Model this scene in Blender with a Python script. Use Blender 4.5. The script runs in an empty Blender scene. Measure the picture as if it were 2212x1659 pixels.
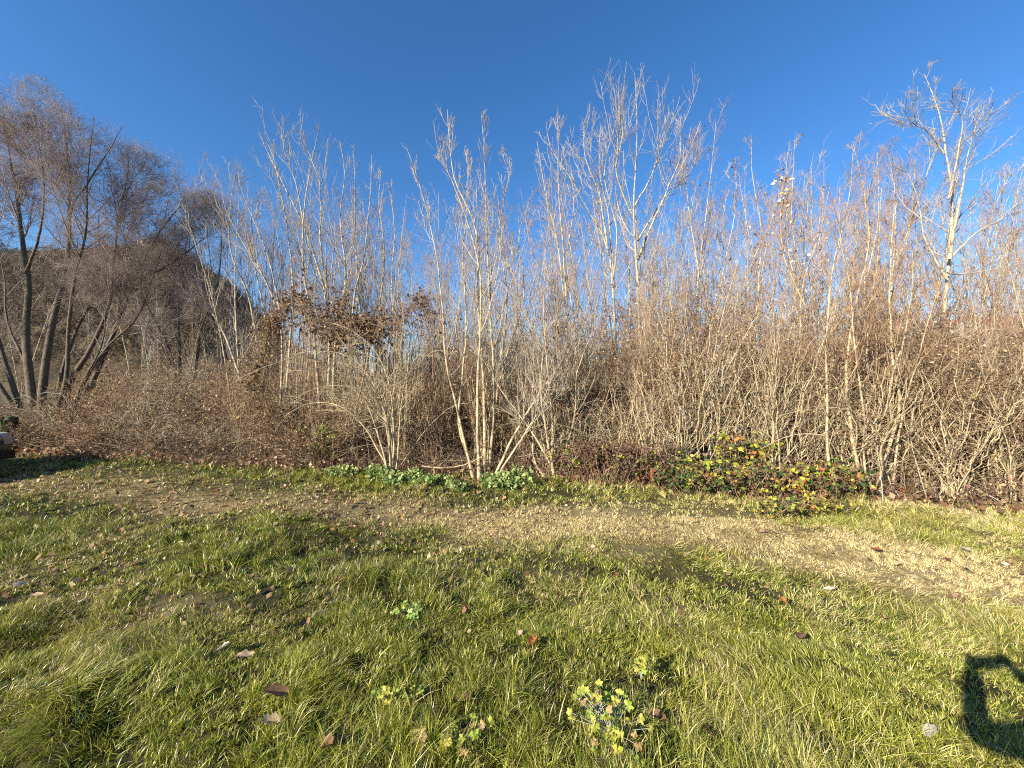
import bpy, math, random
import numpy as np
from mathutils import Vector
C = bpy.context.scene.collection
R = math.radians
rs = np.random.RandomState(11)

# ------------------------------------------------------------------ camera, sky, sun, exposure
F = 833.0            # focal length for a 2212 px wide frame
CZ = 1.5             # camera height
HV = 838.0           # horizon row in a 2212x1659 frame
cam = bpy.data.objects.new('camera', bpy.data.cameras.new('camera')); C.objects.link(cam)
cam.location = (0, 0, CZ); cam.rotation_euler = (R(90), 0, 0)
cam.data.sensor_width = 36; cam.data.lens = 36*F/2212
cam.data.shift_y = (HV-829.5)/2212
cam.data.clip_start = 0.02; cam.data.clip_end = 6000
bpy.context.scene.camera = cam

SUN_AZ, SUN_EL = 50.0, 24.3      # light travels towards azimuth 49 deg right of the view
w = bpy.data.worlds.new('World'); bpy.context.scene.world = w; w.use_nodes = True
nt = w.node_tree; bg = nt.nodes['Background']
sky = nt.nodes.new('ShaderNodeTexSky'); sky.sky_type = 'NISHITA'; sky.sun_disc = False
sky.sun_elevation = R(SUN_EL); sky.sun_rotation = R(180+SUN_AZ)
sky.air_density = 1.0; sky.dust_density = 0.45; sky.ozone_density = 4.0; sky.altitude = 300
hs = nt.nodes.new('ShaderNodeHueSaturation'); hs.inputs['Saturation'].default_value = 1.2; hs.inputs['Hue'].default_value = .503
nt.links.new(sky.outputs[0], hs.inputs['Color']); nt.links.new(hs.outputs[0], bg.inputs[0]); bg.inputs[1].default_value = 0.089
sl = bpy.data.lights.new('sun', 'SUN'); sl.energy = 5.0; sl.angle = R(0.5); sl.color = (1, 0.88, 0.69)
so = bpy.data.objects.new('sun', sl); C.objects.link(so); so.location = (-20, -20, 20)
sd = Vector((math.sin(R(SUN_AZ))*math.cos(R(SUN_EL)), math.cos(R(SUN_AZ))*math.cos(R(SUN_EL)), -math.sin(R(SUN_EL))))
so.rotation_euler = sd.to_track_quat('-Z', 'Y').to_euler()
vs = bpy.context.scene.view_settings
vs.view_transform = 'Standard'; vs.look = 'None'; vs.exposure = 1.28; vs.gamma = 1
cy = bpy.context.scene.cycles
cy.filter_width = 1.1; cy.max_bounces = 5; cy.diffuse_bounces = 2; cy.transmission_bounces = 3; cy.transparent_max_bounces = 4
try:
    cy.use_denoising = False
except Exception:
    pass

# ------------------------------------------------------------------ small helpers
def W(u, v, d):                  # direction of a photo feature at distance d
    return np.array([(u-1106)/F*d, d, CZ-(v-HV)/F*d])

def tag(o, label=None, cat=None, group=None, kind=None):
    if label: o['label'] = label
    if cat: o['category'] = cat
    if group: o['group'] = group
    if kind: o['kind'] = kind
    return o

def empty(name, loc, label, cat, group=None, rz=0):
    o = bpy.data.objects.new(name, None); C.objects.link(o)
    o.location = [float(a) for a in loc]; o.rotation_euler = (0, 0, rz); o.empty_display_size = .2
    return tag(o, label, cat, group)

def copy_tree(src, loc, rz, sc, label=None):
    r = src.copy(); C.objects.link(r); r.location = [float(a) for a in loc]; r.rotation_euler = (0, 0, rz); r.scale = sc
    if label: r['label'] = label
    for ch in list(src.children):
        c = ch.copy(); C.objects.link(c); c.parent = r
        for g in list(ch.children):
            e = g.copy(); C.objects.link(e); e.parent = c
    return r

def unit(a): return a/np.maximum(np.linalg.norm(a, axis=-1, keepdims=True), 1e-9)

class Bag:
    """collects quads and triangles, then links them as one mesh object"""
    def __init__(s): s.v = []; s.q = []; s.t = []; s.c = []; s.n = 0; s.m = []; s.mt = []
    def add(s, v, q=None, t=None, col=None, mi=0):
        v = np.asarray(v, float).reshape(-1, 3)
        s.v.append(v)
        if q is not None and len(q): q = np.asarray(q, int); s.q.append(q+s.n); s.m.append(np.full(len(q), mi))
        if t is not None and len(t): t = np.asarray(t, int); s.t.append(t+s.n); s.mt.append(np.full(len(t), mi))
        if col is None: col = np.ones((len(v), 3))*.5
        s.c.append(np.broadcast_to(np.asarray(col, float), (len(v), 3)))
        s.n += len(v); return s
    def build(s, name, mats, parent=None, smooth=True, loc=None):
        me = bpy.data.meshes.new(name)
        v = np.concatenate(s.v).astype(np.float32)
        if loc is not None: v = v-np.asarray(loc, np.float32)
        q = np.concatenate(s.q) if s.q else np.zeros((0, 4), int)
        t = np.concatenate(s.t) if s.t else np.zeros((0, 3), int)
        me.vertices.add(len(v)); me.vertices.foreach_set('co', v.ravel())
        li = np.concatenate([q.ravel(), t.ravel()]).astype(np.int32)
        me.loops.add(len(li)); me.loops.foreach_set('vertex_index', li)
        ls = np.concatenate([np.arange(len(q))*4, len(q)*4+np.arange(len(t))*3]).astype(np.int32)
        me.polygons.add(len(ls)); me.polygons.foreach_set('loop_start', ls)
        me.update(calc_edges=True)
        me.polygons.foreach_set('use_smooth', np.full(len(ls), smooth))
        ca = me.attributes.new('col', 'FLOAT_COLOR', 'POINT')
        cc = np.ones((len(v), 4), np.float32); cc[:, :3] = np.concatenate(s.c); ca.data.foreach_set('color', cc.ravel())
        if not isinstance(mats, (list, tuple)): mats = [mats]
        for m in mats: me.materials.append(m)
        if len(mats) > 1:
            me.polygons.foreach_set('material_index', np.concatenate(s.m+s.mt).astype(np.int32))
        o = bpy.data.objects.new(name, me); C.objects.link(o)
        if parent is not None: o.parent = parent
        elif loc is not None: o.location = [float(a) for a in loc]
        return o

def tubes(bag, P, Rr, sides=4, col=None, mi=0):
    P = np.asarray(P, float); Rr = np.asarray(Rr, float)
    N, n, _ = P.shape
    if N == 0: return
    T = unit(np.gradient(P, axis=1))
    mt = np.abs(T.mean(1)); ax = np.zeros((N, 3)); ax[np.arange(N), mt.argmin(1)] = 1
    B = unit(np.cross(T, ax[:, None, :])); Nn = np.cross(B, T)
    a = np.arange(sides)/sides*2*math.pi
    V = P[:, :, None, :]+Rr[:, :, None, None]*(np.cos(a)[None, None, :, None]*B[:, :, None, :]+np.sin(a)[None, None, :, None]*Nn[:, :, None, :])
    i = np.arange(N)[:, None, None]*n*sides; j = np.arange(n-1)[None, :, None]*sides; k = np.arange(sides)[None, None, :]; k2 = (k+1) % sides
    q = np.stack([i+j+k, i+j+k2, i+j+sides+k2, i+j+sides+k], -1).reshape(-1, 4)
    if col is not None:
        col = np.asarray(col, float)
        if col.ndim == 2: col = np.repeat(col, n*sides, axis=0)
    bag.add(V.reshape(-1, 3), q=q, col=col, mi=mi)

def resample(pts, n):
    pts = np.asarray(pts, float)
    d = np.r_[0, np.cumsum(np.linalg.norm(np.diff(pts, axis=0), axis=1))]
    # catmull-rom densify first
    out = []
    for i in range(len(pts)-1):
        p0 = pts[max(i-1, 0)]; p1 = pts[i]; p2 = pts[i+1]; p3 = pts[min(i+2, len(pts)-1)]
        for s in np.linspace(0, 1, 8, endpoint=False):
            out.append(.5*((2*p1)+(-p0+p2)*s+(2*p0-5*p1+4*p2-p3)*s*s+(-p0+3*p1-3*p2+p3)*s**3))
    out.append(pts[-1]); out = np.array(out)
    d = np.r_[0, np.cumsum(np.linalg.norm(np.diff(out, axis=0), axis=1))]
    t = np.linspace(0, d[-1], n)
    return np.stack([np.interp(t, d, out[:, k]) for k in range(3)], 1)

def grow(r, P, Rr, cnt, t0=.2, t1=1., ang=(40, 12), L=1., lt=(1., .5), n=6, wob=.12, trop=.08, ratio=.6, rtip=.0015, rmax=1., bias=None, clipf=None, lsd=.3):
    """children of every curve: cnt per parent; lt = length factor at t0 and t1"""
    N, m, _ = P.shape
    c = np.broadcast_to(np.asarray(cnt), (N,)).astype(float)
    c = np.floor(c+r.rand(N)).astype(int)
    idx = np.repeat(np.arange(N), c); M = len(idx)
    if M == 0: return np.zeros((0, n, 3)), np.zeros((0, n))
    t = t0+(t1-t0)*r.rand(M); f = t*(m-1); k = np.minimum(f.astype(int), m-2); a = (f-k)[:, None]
    p = P[idx, k]*(1-a)+P[idx, k+1]*a
    T = unit(P[idx, k+1]-P[idx, k])
    pr = Rr[idx, k]*(1-a[:, 0])+Rr[idx, k+1]*a[:, 0]
    g = r.randn(M, 3)
    if bias is not None: g = g+np.asarray(bias)
    g = unit(g-(g*T).sum(1, keepdims=True)*T)
    an = np.radians(ang[0]+ang[1]*r.randn(M))[:, None]
    D = unit(np.cos(an)*T+np.sin(an)*g)
    s = (t-t0)/max(t1-t0, 1e-6)
    Lb = np.broadcast_to(np.asarray(L, float), (N,))[idx]
    ln = Lb*(lt[0]*(1-s)+lt[1]*s)*np.clip(1+lsd*r.randn(M), .3, 1.8)
    out = np.zeros((M, n, 3)); out[:, 0] = p
    st = (ln/(n-1))[:, None]
    for q in range(1, n):
        out[:, q] = out[:, q-1]+D*st
        D = unit(D+r.randn(M, 3)*wob+np.array([0, 0, trop]))
    if clipf is not None:
        ok = clipf(out[:, -1]); out = out[ok]; pr = pr[ok]; M = len(out)
    r0 = np.minimum(np.maximum(pr*ratio*(.8+.4*r.rand(M)), rtip*1.15), rmax)
    rr = r0[:, None]+(rtip-r0)[:, None]*np.linspace(0, 1, n)[None, :]**.85
    return out, rr

def leaves(bag, pos, size, cols, r, aspect=.55, droop=0., mi=0, fold=.25):
    """folded pointed leaf blades, 6 vertices each"""
    M = len(pos)
    if M == 0: return
    d = unit(r.randn(M, 3)+np.array([0, 0, -droop])); g = r.randn(M, 3); s = unit(np.cross(d, g)); nn = np.cross(d, s)
    L = (np.asarray(size)*np.ones(M))[:, None]; a = aspect*.5*L
    p0 = pos; m1 = pos+d*L*.32; m2 = pos+d*L*.68+nn*L*.05; tp = pos+d*L+nn*L*-.06
    V = np.stack([p0, m1+s*a+nn*a*fold, m2+s*a*.75+nn*a*fold*1.2, tp, m2-s*a*.75+nn*a*fold*1.2, m1-s*a+nn*a*fold, m1, m2], 1)
    b = np.arange(M)[:, None]*8
    q = np.concatenate([b+np.array([[6, 1, 2, 7]]), b+np.array([[6, 7, 4, 5]])])
    t = np.concatenate([b+np.array([[0, 1, 6]]), b+np.array([[0, 6, 5]]), b+np.array([[7, 2, 3]]), b+np.array([[7, 3, 4]])])
    bag.add(V.reshape(-1, 3), q=q, t=t, col=np.repeat(cols, 8, axis=0), mi=mi)

def small_leaves(bag, pos, size, cols, r, aspect=.6, mi=0):
    """far or tiny leaves: one folded quad"""
    M = len(pos)
    if M == 0: return
    d = unit(r.randn(M, 3)); s = unit(np.cross(d, r.randn(M, 3))); nn = np.cross(d, s)
    L = (np.asarray(size)*np.ones(M))[:, None]
    V = np.stack([pos, pos+d*L*.45+s*L*aspect*.5+nn*L*.1, pos+d*L, pos+d*L*.45-s*L*aspect*.5+nn*L*.1], 1)
    bag.add(V.reshape(-1, 3), q=np.arange(M*4).reshape(-1, 4), col=np.repeat(cols, 4, axis=0), mi=mi)

def pick(r, M, pal, p=None, var=.18):
    pal = np.array(pal); i = r.choice(len(pal), M, p=p)
    return np.clip(pal[i]*(1+var*r.randn(M, 1))*(1+.06*r.randn(M, 3)), .004, .95)

def along(r, P, M, t0=0., t1=1.):
    N, n, _ = P.shape
    i = r.randint(0, N, M); f = (t0+(t1-t0)*r.rand(M))*(n-1); k = np.minimum(f.astype(int), n-2); a = (f-k)[:, None]
    return P[i, k]*(1-a)+P[i, k+1]*a

# cheap smooth noise
_k = [(np.random.RandomState(77+i).randn(14, 2), np.random.RandomState(99+i).rand(14)*6.28) for i in range(6)]
def nz(x, y, sc, ch=0):
    K, ph = _k[ch]; s = 0
    for (a, b), p in zip(K, ph): s = s+np.sin((a*x+b*y)/sc+p)
    return s/math.sqrt(14)*1.1

# ------------------------------------------------------------------ materials
def mat(name, base=(.5, .5, .5), rough=.8, attr=False, transl=0., spec=.3, noise=None, bump=0., metallic=0., coat=0., extra=None):
    m = bpy.data.materials.new(name); m.use_nodes = True; n = m.node_tree; b = n.nodes['Principled BSDF']; L = n.links
    b.inputs['Roughness'].default_value = rough; b.inputs['Specular IOR Level'].default_value = spec
    b.inputs['Metallic'].default_value = metallic; b.inputs['Coat Weight'].default_value = coat
    b.inputs['Base Color'].default_value = (*base, 1)
    src = None
    if attr:
        a = n.nodes.new('ShaderNodeAttribute'); a.attribute_name = 'col'; src = a.outputs['Color']
    if noise:
        sc, c2, lo, hi = noise
        tc = n.nodes.new('ShaderNodeTexCoord'); nn = n.nodes.new('ShaderNodeTexNoise'); nn.inputs['Scale'].default_value = sc
        nn.inputs['Detail'].default_value = 6; nn.inputs['Roughness'].default_value = .65
        L.new(tc.outputs['Object'], nn.inputs['Vector'])
        rp = n.nodes.new('ShaderNodeMapRange'); rp.inputs[1].default_value = lo; rp.inputs[2].default_value = hi
        L.new(nn.outputs['Fac'], rp.inputs[0])
        mx = n.nodes.new('ShaderNodeMix'); mx.data_type = 'RGBA'
        L.new(rp.outputs[0], mx.inputs[0])
        if src: L.new(src, mx.inputs[6])
        else: mx.inputs[6].default_value = (*base, 1)
        mx.inputs[7].default_value = (*c2, 1); src = mx.outputs[2]
        if bump:
            bp = n.nodes.new('ShaderNodeBump'); bp.inputs['Strength'].default_value = bump; bp.inputs['Distance'].default_value = .02
            L.new(nn.outputs['Fac'], bp.inputs['Height']); L.new(bp.outputs[0], b.inputs['Normal'])
    if src: L.new(src, b.inputs['Base Color'])
    if transl:
        t = n.nodes.new('ShaderNodeBsdfTranslucent'); ms = n.nodes.new('ShaderNodeMixShader'); ms.inputs[0].default_value = transl
        if src: L.new(src, t.inputs['Color'])
        else: t.inputs['Color'].default_value = (*base, 1)
        L.new(b.outputs[0], ms.inputs[1]); L.new(t.outputs[0], ms.inputs[2]); L.new(ms.outputs[0], n.nodes['Material Output'].inputs[0])
    return m

M_pale = mat('pale_bark', (.40, .36, .27), .8, noise=(9, (.13, .11, .08), .47, .66), bump=.5)
M_redtw = mat('reddish_twig', (.33, .24, .17), .8, noise=(4, (.20, .12, .09), .4, .65))
M_paletw = mat('pale_twig', (.40, .36, .29), .75, noise=(3, (.22, .17, .13), .4, .62))
M_will = mat('willow_bark', (.12, .095, .07), .9, noise=(9, (.07, .055, .04), .42, .62), bump=.8)
M_willtw = mat('willow_twig', (.34, .28, .25), .8, noise=(2, (.20, .15, .13), .4, .65))
M_brown = mat('brown_twig', (.36, .245, .15), .8, noise=(4, (.12, .07, .045), .42, .6))
M_tan = mat('tan_bark', (.43, .35, .22), .8, noise=(8, (.13, .10, .06), .46, .65), bump=.4)
M_leaf = mat('leaf', rough=.6, attr=True, transl=.35, spec=.25)
M_green = mat('green_leaf', rough=.6, attr=True, transl=.3, spec=.25)
M_grass = mat('grass_blade', rough=.36, attr=True, transl=.25, spec=.5)
M_ground = mat('soil', rough=.95, attr=True, noise=(40, (.085, .065, .035), .48, .7), bump=.6, spec=.1)

# ------------------------------------------------------------------ ground
def yh(x):                      # foot of the thicket
    return np.interp(x, [-16, -8.4, -3.4, 0, 2.65, 4.8, 6.2, 12], [8.6, 7.75, 6.95, 6.25, 5.65, 5.1, 4.75, 3.6])
def ypath(x):                   # centre line of the worn dry track
    return np.interp(x, [-14, -8, -3.75, 0, 1.6, 2.6, 3.9, 6, 9], [6.9, 5.95, 5.2, 4.4, 4.15, 3.65, 3.0, 2.2, 1.2])
def gz(x, y):
    f = np.clip(1.2-np.hypot(x, y)/30, 0, 1)
    return f*(.026*nz(x, y, .30, 0)+.014*nz(x, y, .11, 4)*np.clip(1.5-np.hypot(x, y)/5, 0, 1)+.05*nz(x, y, 1.3, 1))
def straw(x, y):                # how dry the turf is, 0..1
    d = (y-ypath(x))
    wd = np.interp(x, [-9, -3, 0, 3, 6], [.55, .45, .62, .55, .6])
    s = np.exp(-(d/wd)**2)*np.interp(x, [-10, -4, -1.6, -.6, 9], [.62, .55, .6, 1, 1])
    s = s+.20*nz(x, y, .45, 2)+.12*nz(x, y, .15, 3)
    s = s+.32*np.clip((x-.9)/3, 0, 1)*np.clip((y-1.4)/1.5, 0, 1)
    s = s+.30*np.exp(-((x+3.6)/2.6)**2-((y-5.0)/.9)**2)
    return np.clip(s, 0, 1)

rad = np.concatenate([[.02], np.geomspace(.25, 14, 190), np.geomspace(15.5, 2600, 40)])
A = 420; th = np.arange(A)/A*2*math.pi
gx = rad[:, None]*np.cos(th); gy = rad[:, None]*np.sin(th); gzz = gz(gx, gy)
i = np.arange(len(rad)-1)[:, None]*A; k = np.arange(A)[None, :]
q = np.stack([i+k, i+A+k, i+A+(k+1) % A, i+(k+1) % A], -1).reshape(-1, 4)
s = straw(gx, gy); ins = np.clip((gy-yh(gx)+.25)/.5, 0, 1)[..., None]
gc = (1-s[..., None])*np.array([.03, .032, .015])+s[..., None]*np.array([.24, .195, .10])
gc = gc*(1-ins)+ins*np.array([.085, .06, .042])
far = np.clip((np.hypot(gx, gy)-18)/20, 0, 1)[..., None]; gc = gc*(1-far)+far*np.array([.09, .085, .05])
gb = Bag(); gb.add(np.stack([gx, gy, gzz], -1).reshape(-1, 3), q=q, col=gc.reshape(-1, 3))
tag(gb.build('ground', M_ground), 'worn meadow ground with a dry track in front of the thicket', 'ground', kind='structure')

# ------------------------------------------------------------------ grass blades
def grass_zone(n, y0, y1, hmul, wd, seed):
    r = np.random.RandomState(seed)
    # three blades in four belong to tufts that arch outwards, the rest stand between them
    nt_ = int(n*.75/30); K = 30
    ty = np.sqrt(r.rand(nt_)*(y1*y1-y0*y0)+y0*y0); tx = (r.rand(nt_)*2-1)*(ty*1.36+.7)
    tr = .012+.026*r.rand(nt_); th_ = .55+.9*r.rand(nt_); ta = r.rand(nt_)*6.28; tl = .45*r.rand(nt_); tm = r.randn(nt_)
    ri = np.repeat(np.arange(nt_), K); a0 = r.rand(nt_*K)*6.28; q0 = np.sqrt(r.rand(nt_*K))
    x = tx[ri]+tr[ri]*q0*np.cos(a0); y = ty[ri]+tr[ri]*q0*np.sin(a0)
    dxt = q0*np.cos(a0)*.75+tl[ri]*np.cos(ta[ri]); dyt = q0*np.sin(a0)*.75+tl[ri]*np.sin(ta[ri]); hs_ = th_[ri]; mm = tm[ri]
    m_ = n-len(x); y2 = np.sqrt(r.rand(m_)*(y1*y1-y0*y0)+y0*y0); x2 = (r.rand(m_)*2-1)*(y2*1.36+.7)
    x = np.r_[x, x2]; y = np.r_[y, y2]; dxt = np.r_[dxt, r.randn(m_)*.5]; dyt = np.r_[dyt, r.randn(m_)*.5]; hs_ = np.r_[hs_, .35+.6*r.rand(m_)]; mm = np.r_[mm, r.randn(m_)]
    n = len(x)
    keep = y < yh(x)+.15+.25*r.rand(n)
    hole = nz(x, y, .10, 4)+.7*nz(x, y, .045, 5)
    keep &= r.rand(n) < np.clip(.78+.65*hole+1.1*straw(x, y), .22, 1)
    x = x[keep]; y = y[keep]; dxt = dxt[keep]; dyt = dyt[keep]; hs_ = hs_[keep]; mm = mm[keep]; n = len(x)
    s = straw(x, y)
    lush = np.clip(.55+.5*nz(x, y, .55, 3)+.35*nz(x, y, .17, 1), .08, 1.6)
    h = (.038+.085*lush*(1-s)**1.2)*hmul(x, y)*hs_*(.6+.7*r.rand(n))
    edge = np.exp(-((y-(yh(x)-.35))/.35)**2)*np.clip((x+.6)/1., 0, 1); h = h+.07*edge*r.rand(n)
    tall = r.rand(n) < .025; h = np.where(tall, h*1.6, h)
    # lay direction: slow swirl plus scatter
    phi = 2.2*nz(x, y, .5, 0)+1.4*nz(x, y, .15, 2)
    la = np.clip(.35+.45*nz(x, y, .3, 5)+.35*np.clip((x-.8)/2, 0, 1), 0, 1.2)
    dx = dxt+np.cos(phi)*la+.28*r.randn(n); dy = dyt+np.sin(phi)*la+.28*r.randn(n)
    lean = np.hypot(dx, dy); f_ = np.minimum(1, 1.6/lean); dx = dx*f_; dy = dy*f_; lean = lean*f_
    ps = r.rand(n)*6.28; sx = np.cos(ps); sy = np.sin(ps)
    ww = wd*(.5+.8*r.rand(n))*.5
    z0 = gz(x, y)-.004
    lv = []
    for tt in (0, .35, .7, 1.):
        hz = h*(tt-.36*lean*tt**2.2); hr = h*(tt**1.6)
        c = np.stack([x+dx*hr, y+dy*hr, z0+np.maximum(hz, .004*tt)], 1)
        wv = ww*(1-tt**1.8)
        if tt < 1:
            lv.append(c+np.stack([sx*wv, sy*wv, 0*wv], 1)); lv.append(c-np.stack([sx*wv, sy*wv, 0*wv], 1))
        else: lv.append(c)
    V = np.stack(lv, 1); b = np.arange(n)[:, None]*7
    q = np.concatenate([b+np.array([[0, 1, 3, 2]]), b+np.array([[2, 3, 5, 4]])]); t = b+np.array([[4, 5, 6]])
    g1 = np.array([.085, .125, .012]); g2 = np.array([.28, .30, .032]); g3 = np.array([.50, .49, .13]); st = np.array([.62, .52, .27]); br = np.array([.26, .17, .09])
    m = np.clip(.45+.25*nz(x, y, .6, 4)+.25*mm+.2*r.randn(n), 0, 1)[:, None]
    col = g1*(1-m)+g2*m
    m2 = (r.rand(n) < .22+.14*np.clip(x/2, -.6, 1))[:, None]; col = np.where(m2, g3, col)
    sd_ = (r.rand(n) < np.clip(.09+s*1.05, 0, .93))[:, None]; sc = np.where((r.rand(n) < .22+.35*(x < -1))[:, None], br, st)
    col = np.where(sd_, sc, col)*(.75+.5*r.rand(n))[:, None]
    op = (r.rand(n) < .85*np.exp(-((x+3.66)/.22)**2-((y-4.96)/.16)**2))[:, None]; col = np.where(op, np.array([.50, .30, .11]), col)
    return V.reshape(-1, 3), q, t, np.repeat(col, 7, axis=0)
gb = Bag()
for (n, y0, y1, hm, wd, sdn) in ((300000, .95, 2.6, .80, .0042, 1), (330000, 2.3, 4.4, .80, .0054, 2), (400000, 4.1, 8.9, .74, .0085, 3)):
    V, q, t, c = grass_zone(n, y0, y1, (lambda x, y, hm=hm: hm), wd, sdn); gb.add(V, q=q, t=t, col=c)
tag(gb.build('grass', M_grass), 'tousled green and straw coloured meadow grass in front of the thicket', 'grass', kind='stuff')

# ------------------------------------------------------------------ leaf litter and ground cover
LP = [(.30, .19, .11), (.42, .30, .18), (.16, .09, .055), (.52, .42, .28), (.30, .12, .06)]
r = np.random.RandomState(5); b = Bag()
n = 9000; x = r.rand(n)*26-14; y = yh(x)-.25+2.6*r.rand(n)**1.1
small_leaves(b, np.stack([x, y, gz(x, y)+.01+.10*r.rand(n)], 1), .05+.05*r.rand(n), pick(r, n, LP, [.35, .2, .25, .1, .1]), r, .7)
n = 4200; y = 2.3+4.8*r.rand(n)**.7; x = (r.rand(n)*2-1)*(y*1.35); kk = (y < yh(x)) & (r.rand(n) < np.where(x < 0, 1, .35)); x = x[kk]; y = y[kk]; n = len(x)
small_leaves(b, np.stack([x, y, gz(x, y)+.015+.02*r.rand(n)], 1), .025+.04*r.rand(n), pick(r, n, LP, [.3, .25, .2, .2, .05]), r, .7)
tag(b.build('leaf_litter', M_leaf), 'dead brown and tan leaves strewn over turf and thicket floor', 'leaf litter', kind='stuff')

b = Bag(); n = 5200; r = np.random.RandomState(6)
uu = r.randn(n)*.42; uu = np.where(np.abs(uu) > 1, r.rand(n)*2-1, uu)
x = -1.45+1.5*np.clip(r.rand(n)*2-1+.15*r.randn(n), -1.15, 1.15); y = yh(x)-.15-.42*r.rand(n)+.10*nz(x, x, .3, 2)
kk = nz(x, y, .18, 3) > -.1; x = x[kk]; y = y[kk]; n = len(x)
hh = .05+.16*r.rand(n)*np.clip(.6+.5*nz(x, y, .2, 1), .2, 1.3)
leaves(b, np.stack([x, y, gz(x, y)+hh], 1), .04+.045*r.rand(n), pick(r, n, [(.20, .27, .08), (.34, .41, .17), (.09, .14, .04), (.40, .40, .14)], [.35, .35, .15, .15]), r, .75)
sp = np.stack([x, y, gz(x, y)+hh], 1)[::4]; s0 = sp.copy(); s0[:, 2] = gz(sp[:, 0], sp[:, 1])
tubes(b, np.stack([s0, sp], 1), np.full((len(sp), 2), .0018), 3, np.array([[.1, .17, .05]]*len(sp)))
tag(b.build('nettle_patch', M_green), 'patch of low fresh green nettle leaves along the thicket foot', 'ground cover', kind='stuff')

# ------------------------------------------------------------------ hill with chapel
r = np.random.RandomState(8)
uu = np.linspace(-900, 1150, 330); sil = np.interp(uu, [-900, -400, -100, 0, 120, 250, 310, 322, 335, 352, 375, 400, 440, 490, 540, 590, 640, 690, 760, 900, 1150],
                                                      [640, 590, 556, 548, 540, 531, 528, 521, 512, 512, 530, 548, 572, 612, 655, 706, 757, 785, 806, 822, 834])
tt = np.linspace(0, 1, 110)
U, TT = np.meshgrid(uu, tt, indexing='ij'); D = 210+190*TT
X = (U-1106)/F*D; top = (HV-sil)[:, None]/F*400
Z = CZ+top*TT**1.15*1.0; Z = np.where(TT < .02, -4, Z)
nn = nz(X, D*1.0, 5., 1)*1.0+nz(X, D, 2.0, 2)*.8+nz(X, D, 14, 3)*2.5
Z = Z+nn*np.clip(TT*4, 0, 1)*np.clip(top/40, .05, 1)*np.where(TT > .97, .35, 1)
n1 = len(tt); i = np.arange(len(uu)-1)[:, None]*n1; k = np.arange(n1-1)[None, :]
q = np.stack([i+k, i+n1+k, i+n1+k+1, i+k+1], -1).reshape(-1, 4)
V = np.stack([X, D, Z], -1).reshape(-1, 3)
m = np.clip(.5+.5*nz(X, D, 12, 4)+.3*nz(X, D, 4, 5), 0, 1)[..., None]; cl = (1-m)*np.array([.055, .045, .03])+m*np.array([.09, .07, .045])
hb = Bag(); hb.add(V, q=q, col=cl.reshape(-1, 3))
# back slope so the hill has a far side
Vb = V.reshape(len(uu), n1, 3)[:, -1]; Vc = Vb.copy(); Vc[:, 1] += 260; Vc[:, 0] *= 1.5; Vc[:, 2] = -4
qq = np.arange(len(uu)-1)[:, None]; qb = np.concatenate([qq, qq+1, qq+1+len(uu), qq+len(uu)], 1)
hb.add(np.concatenate([Vb, Vc]), q=qb, col=(.08, .06, .035))
tag(hb.build('hill', mat('hillside', rough=1, attr=True, noise=(.35, (.025, .022, .015), .45, .62), spec=.05)), 'dark wooded hill rising behind the trees', 'hill', kind='structure')
# bare woods on the slope
n = 5200; ui = r.rand(n)*1150-420; ti = .12+.9*r.rand(n)**.8; ti = np.minimum(ti, 1); di = 210+190*ti
hx = (ui-1106)/F*di; hz = CZ+(HV-np.interp(ui, uu, sil))/F*400*ti**1.15
b = Bag(); M = 26
base = np.stack([hx, di, hz-1], 1)
cen = np.repeat(base, M, axis=0); off = r.randn(n*M, 3)*np.array([1.6, 1.6, 1.7])+np.array([0, 0, 3.4])
hcol = np.repeat(pick(r, n, [(.075, .058, .04), (.095, .072, .045), (.06, .05, .032), (.11, .08, .05)], var=.12), M, axis=0)
small_leaves(b, cen+off, 1.1+.9*r.rand(n*M), hcol, r, .35)
tag(b.build('hillside_woods', M_leaf), 'brown leafless woods covering the far hillside', 'woods', kind='stuff')

def box(b, x0, x1, y0, y1, z0, z1, col=(.5, .5, .5), mi=0):
    v = [(x0, y0, z0), (x1, y0, z0), (x1, y1, z0), (x0, y1, z0), (x0, y0, z1), (x1, y0, z1), (x1, y1, z1), (x0, y1, z1)]
    b.add(v, q=[(0, 3, 2, 1), (4, 5, 6, 7), (0, 1, 5, 4), (1, 2, 6, 5), (2, 3, 7, 6), (3, 0, 4, 7)], col=col, mi=mi)
def gable(b, x0, x1, y0, y1, z0, z1, th=.12, mi=0):    # ridge along x, a roof with thickness
    ym = (y0+y1)/2
    v = [(x0, y0, z0), (x1, y0, z0), (x1, ym, z1), (x0, ym, z1), (x1, y1, z0), (x0, y1, z0)]
    v += [(a, c, e-th) for a, c, e in v]
    b.add(v, q=[(0, 1, 2, 3), (3, 2, 4, 5), (6, 9, 8, 7), (9, 11, 10, 8), (0, 6, 7, 1), (5, 4, 10, 11)], t=[], mi=mi)
    b.add([v[0], v[3], v[5], v[6], v[9], v[11]], q=[(0, 1, 4, 3), (1, 2, 5, 4)], mi=mi)
    b.add([v[1], v[2], v[4], v[7], v[8], v[10]], q=[(0, 3, 4, 1), (1, 4, 5, 2)], mi=mi)
M_plaster = mat('pale_plaster', (.75, .70, .60), .9, noise=(2, (.6, .55, .45), .4, .7))
M_tile = mat('clay_tile', (.30, .13, .08), .9, noise=(5, (.18, .08, .05), .4, .6))
M_dark = mat('dark_opening', (.02, .02, .022), .4)
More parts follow.
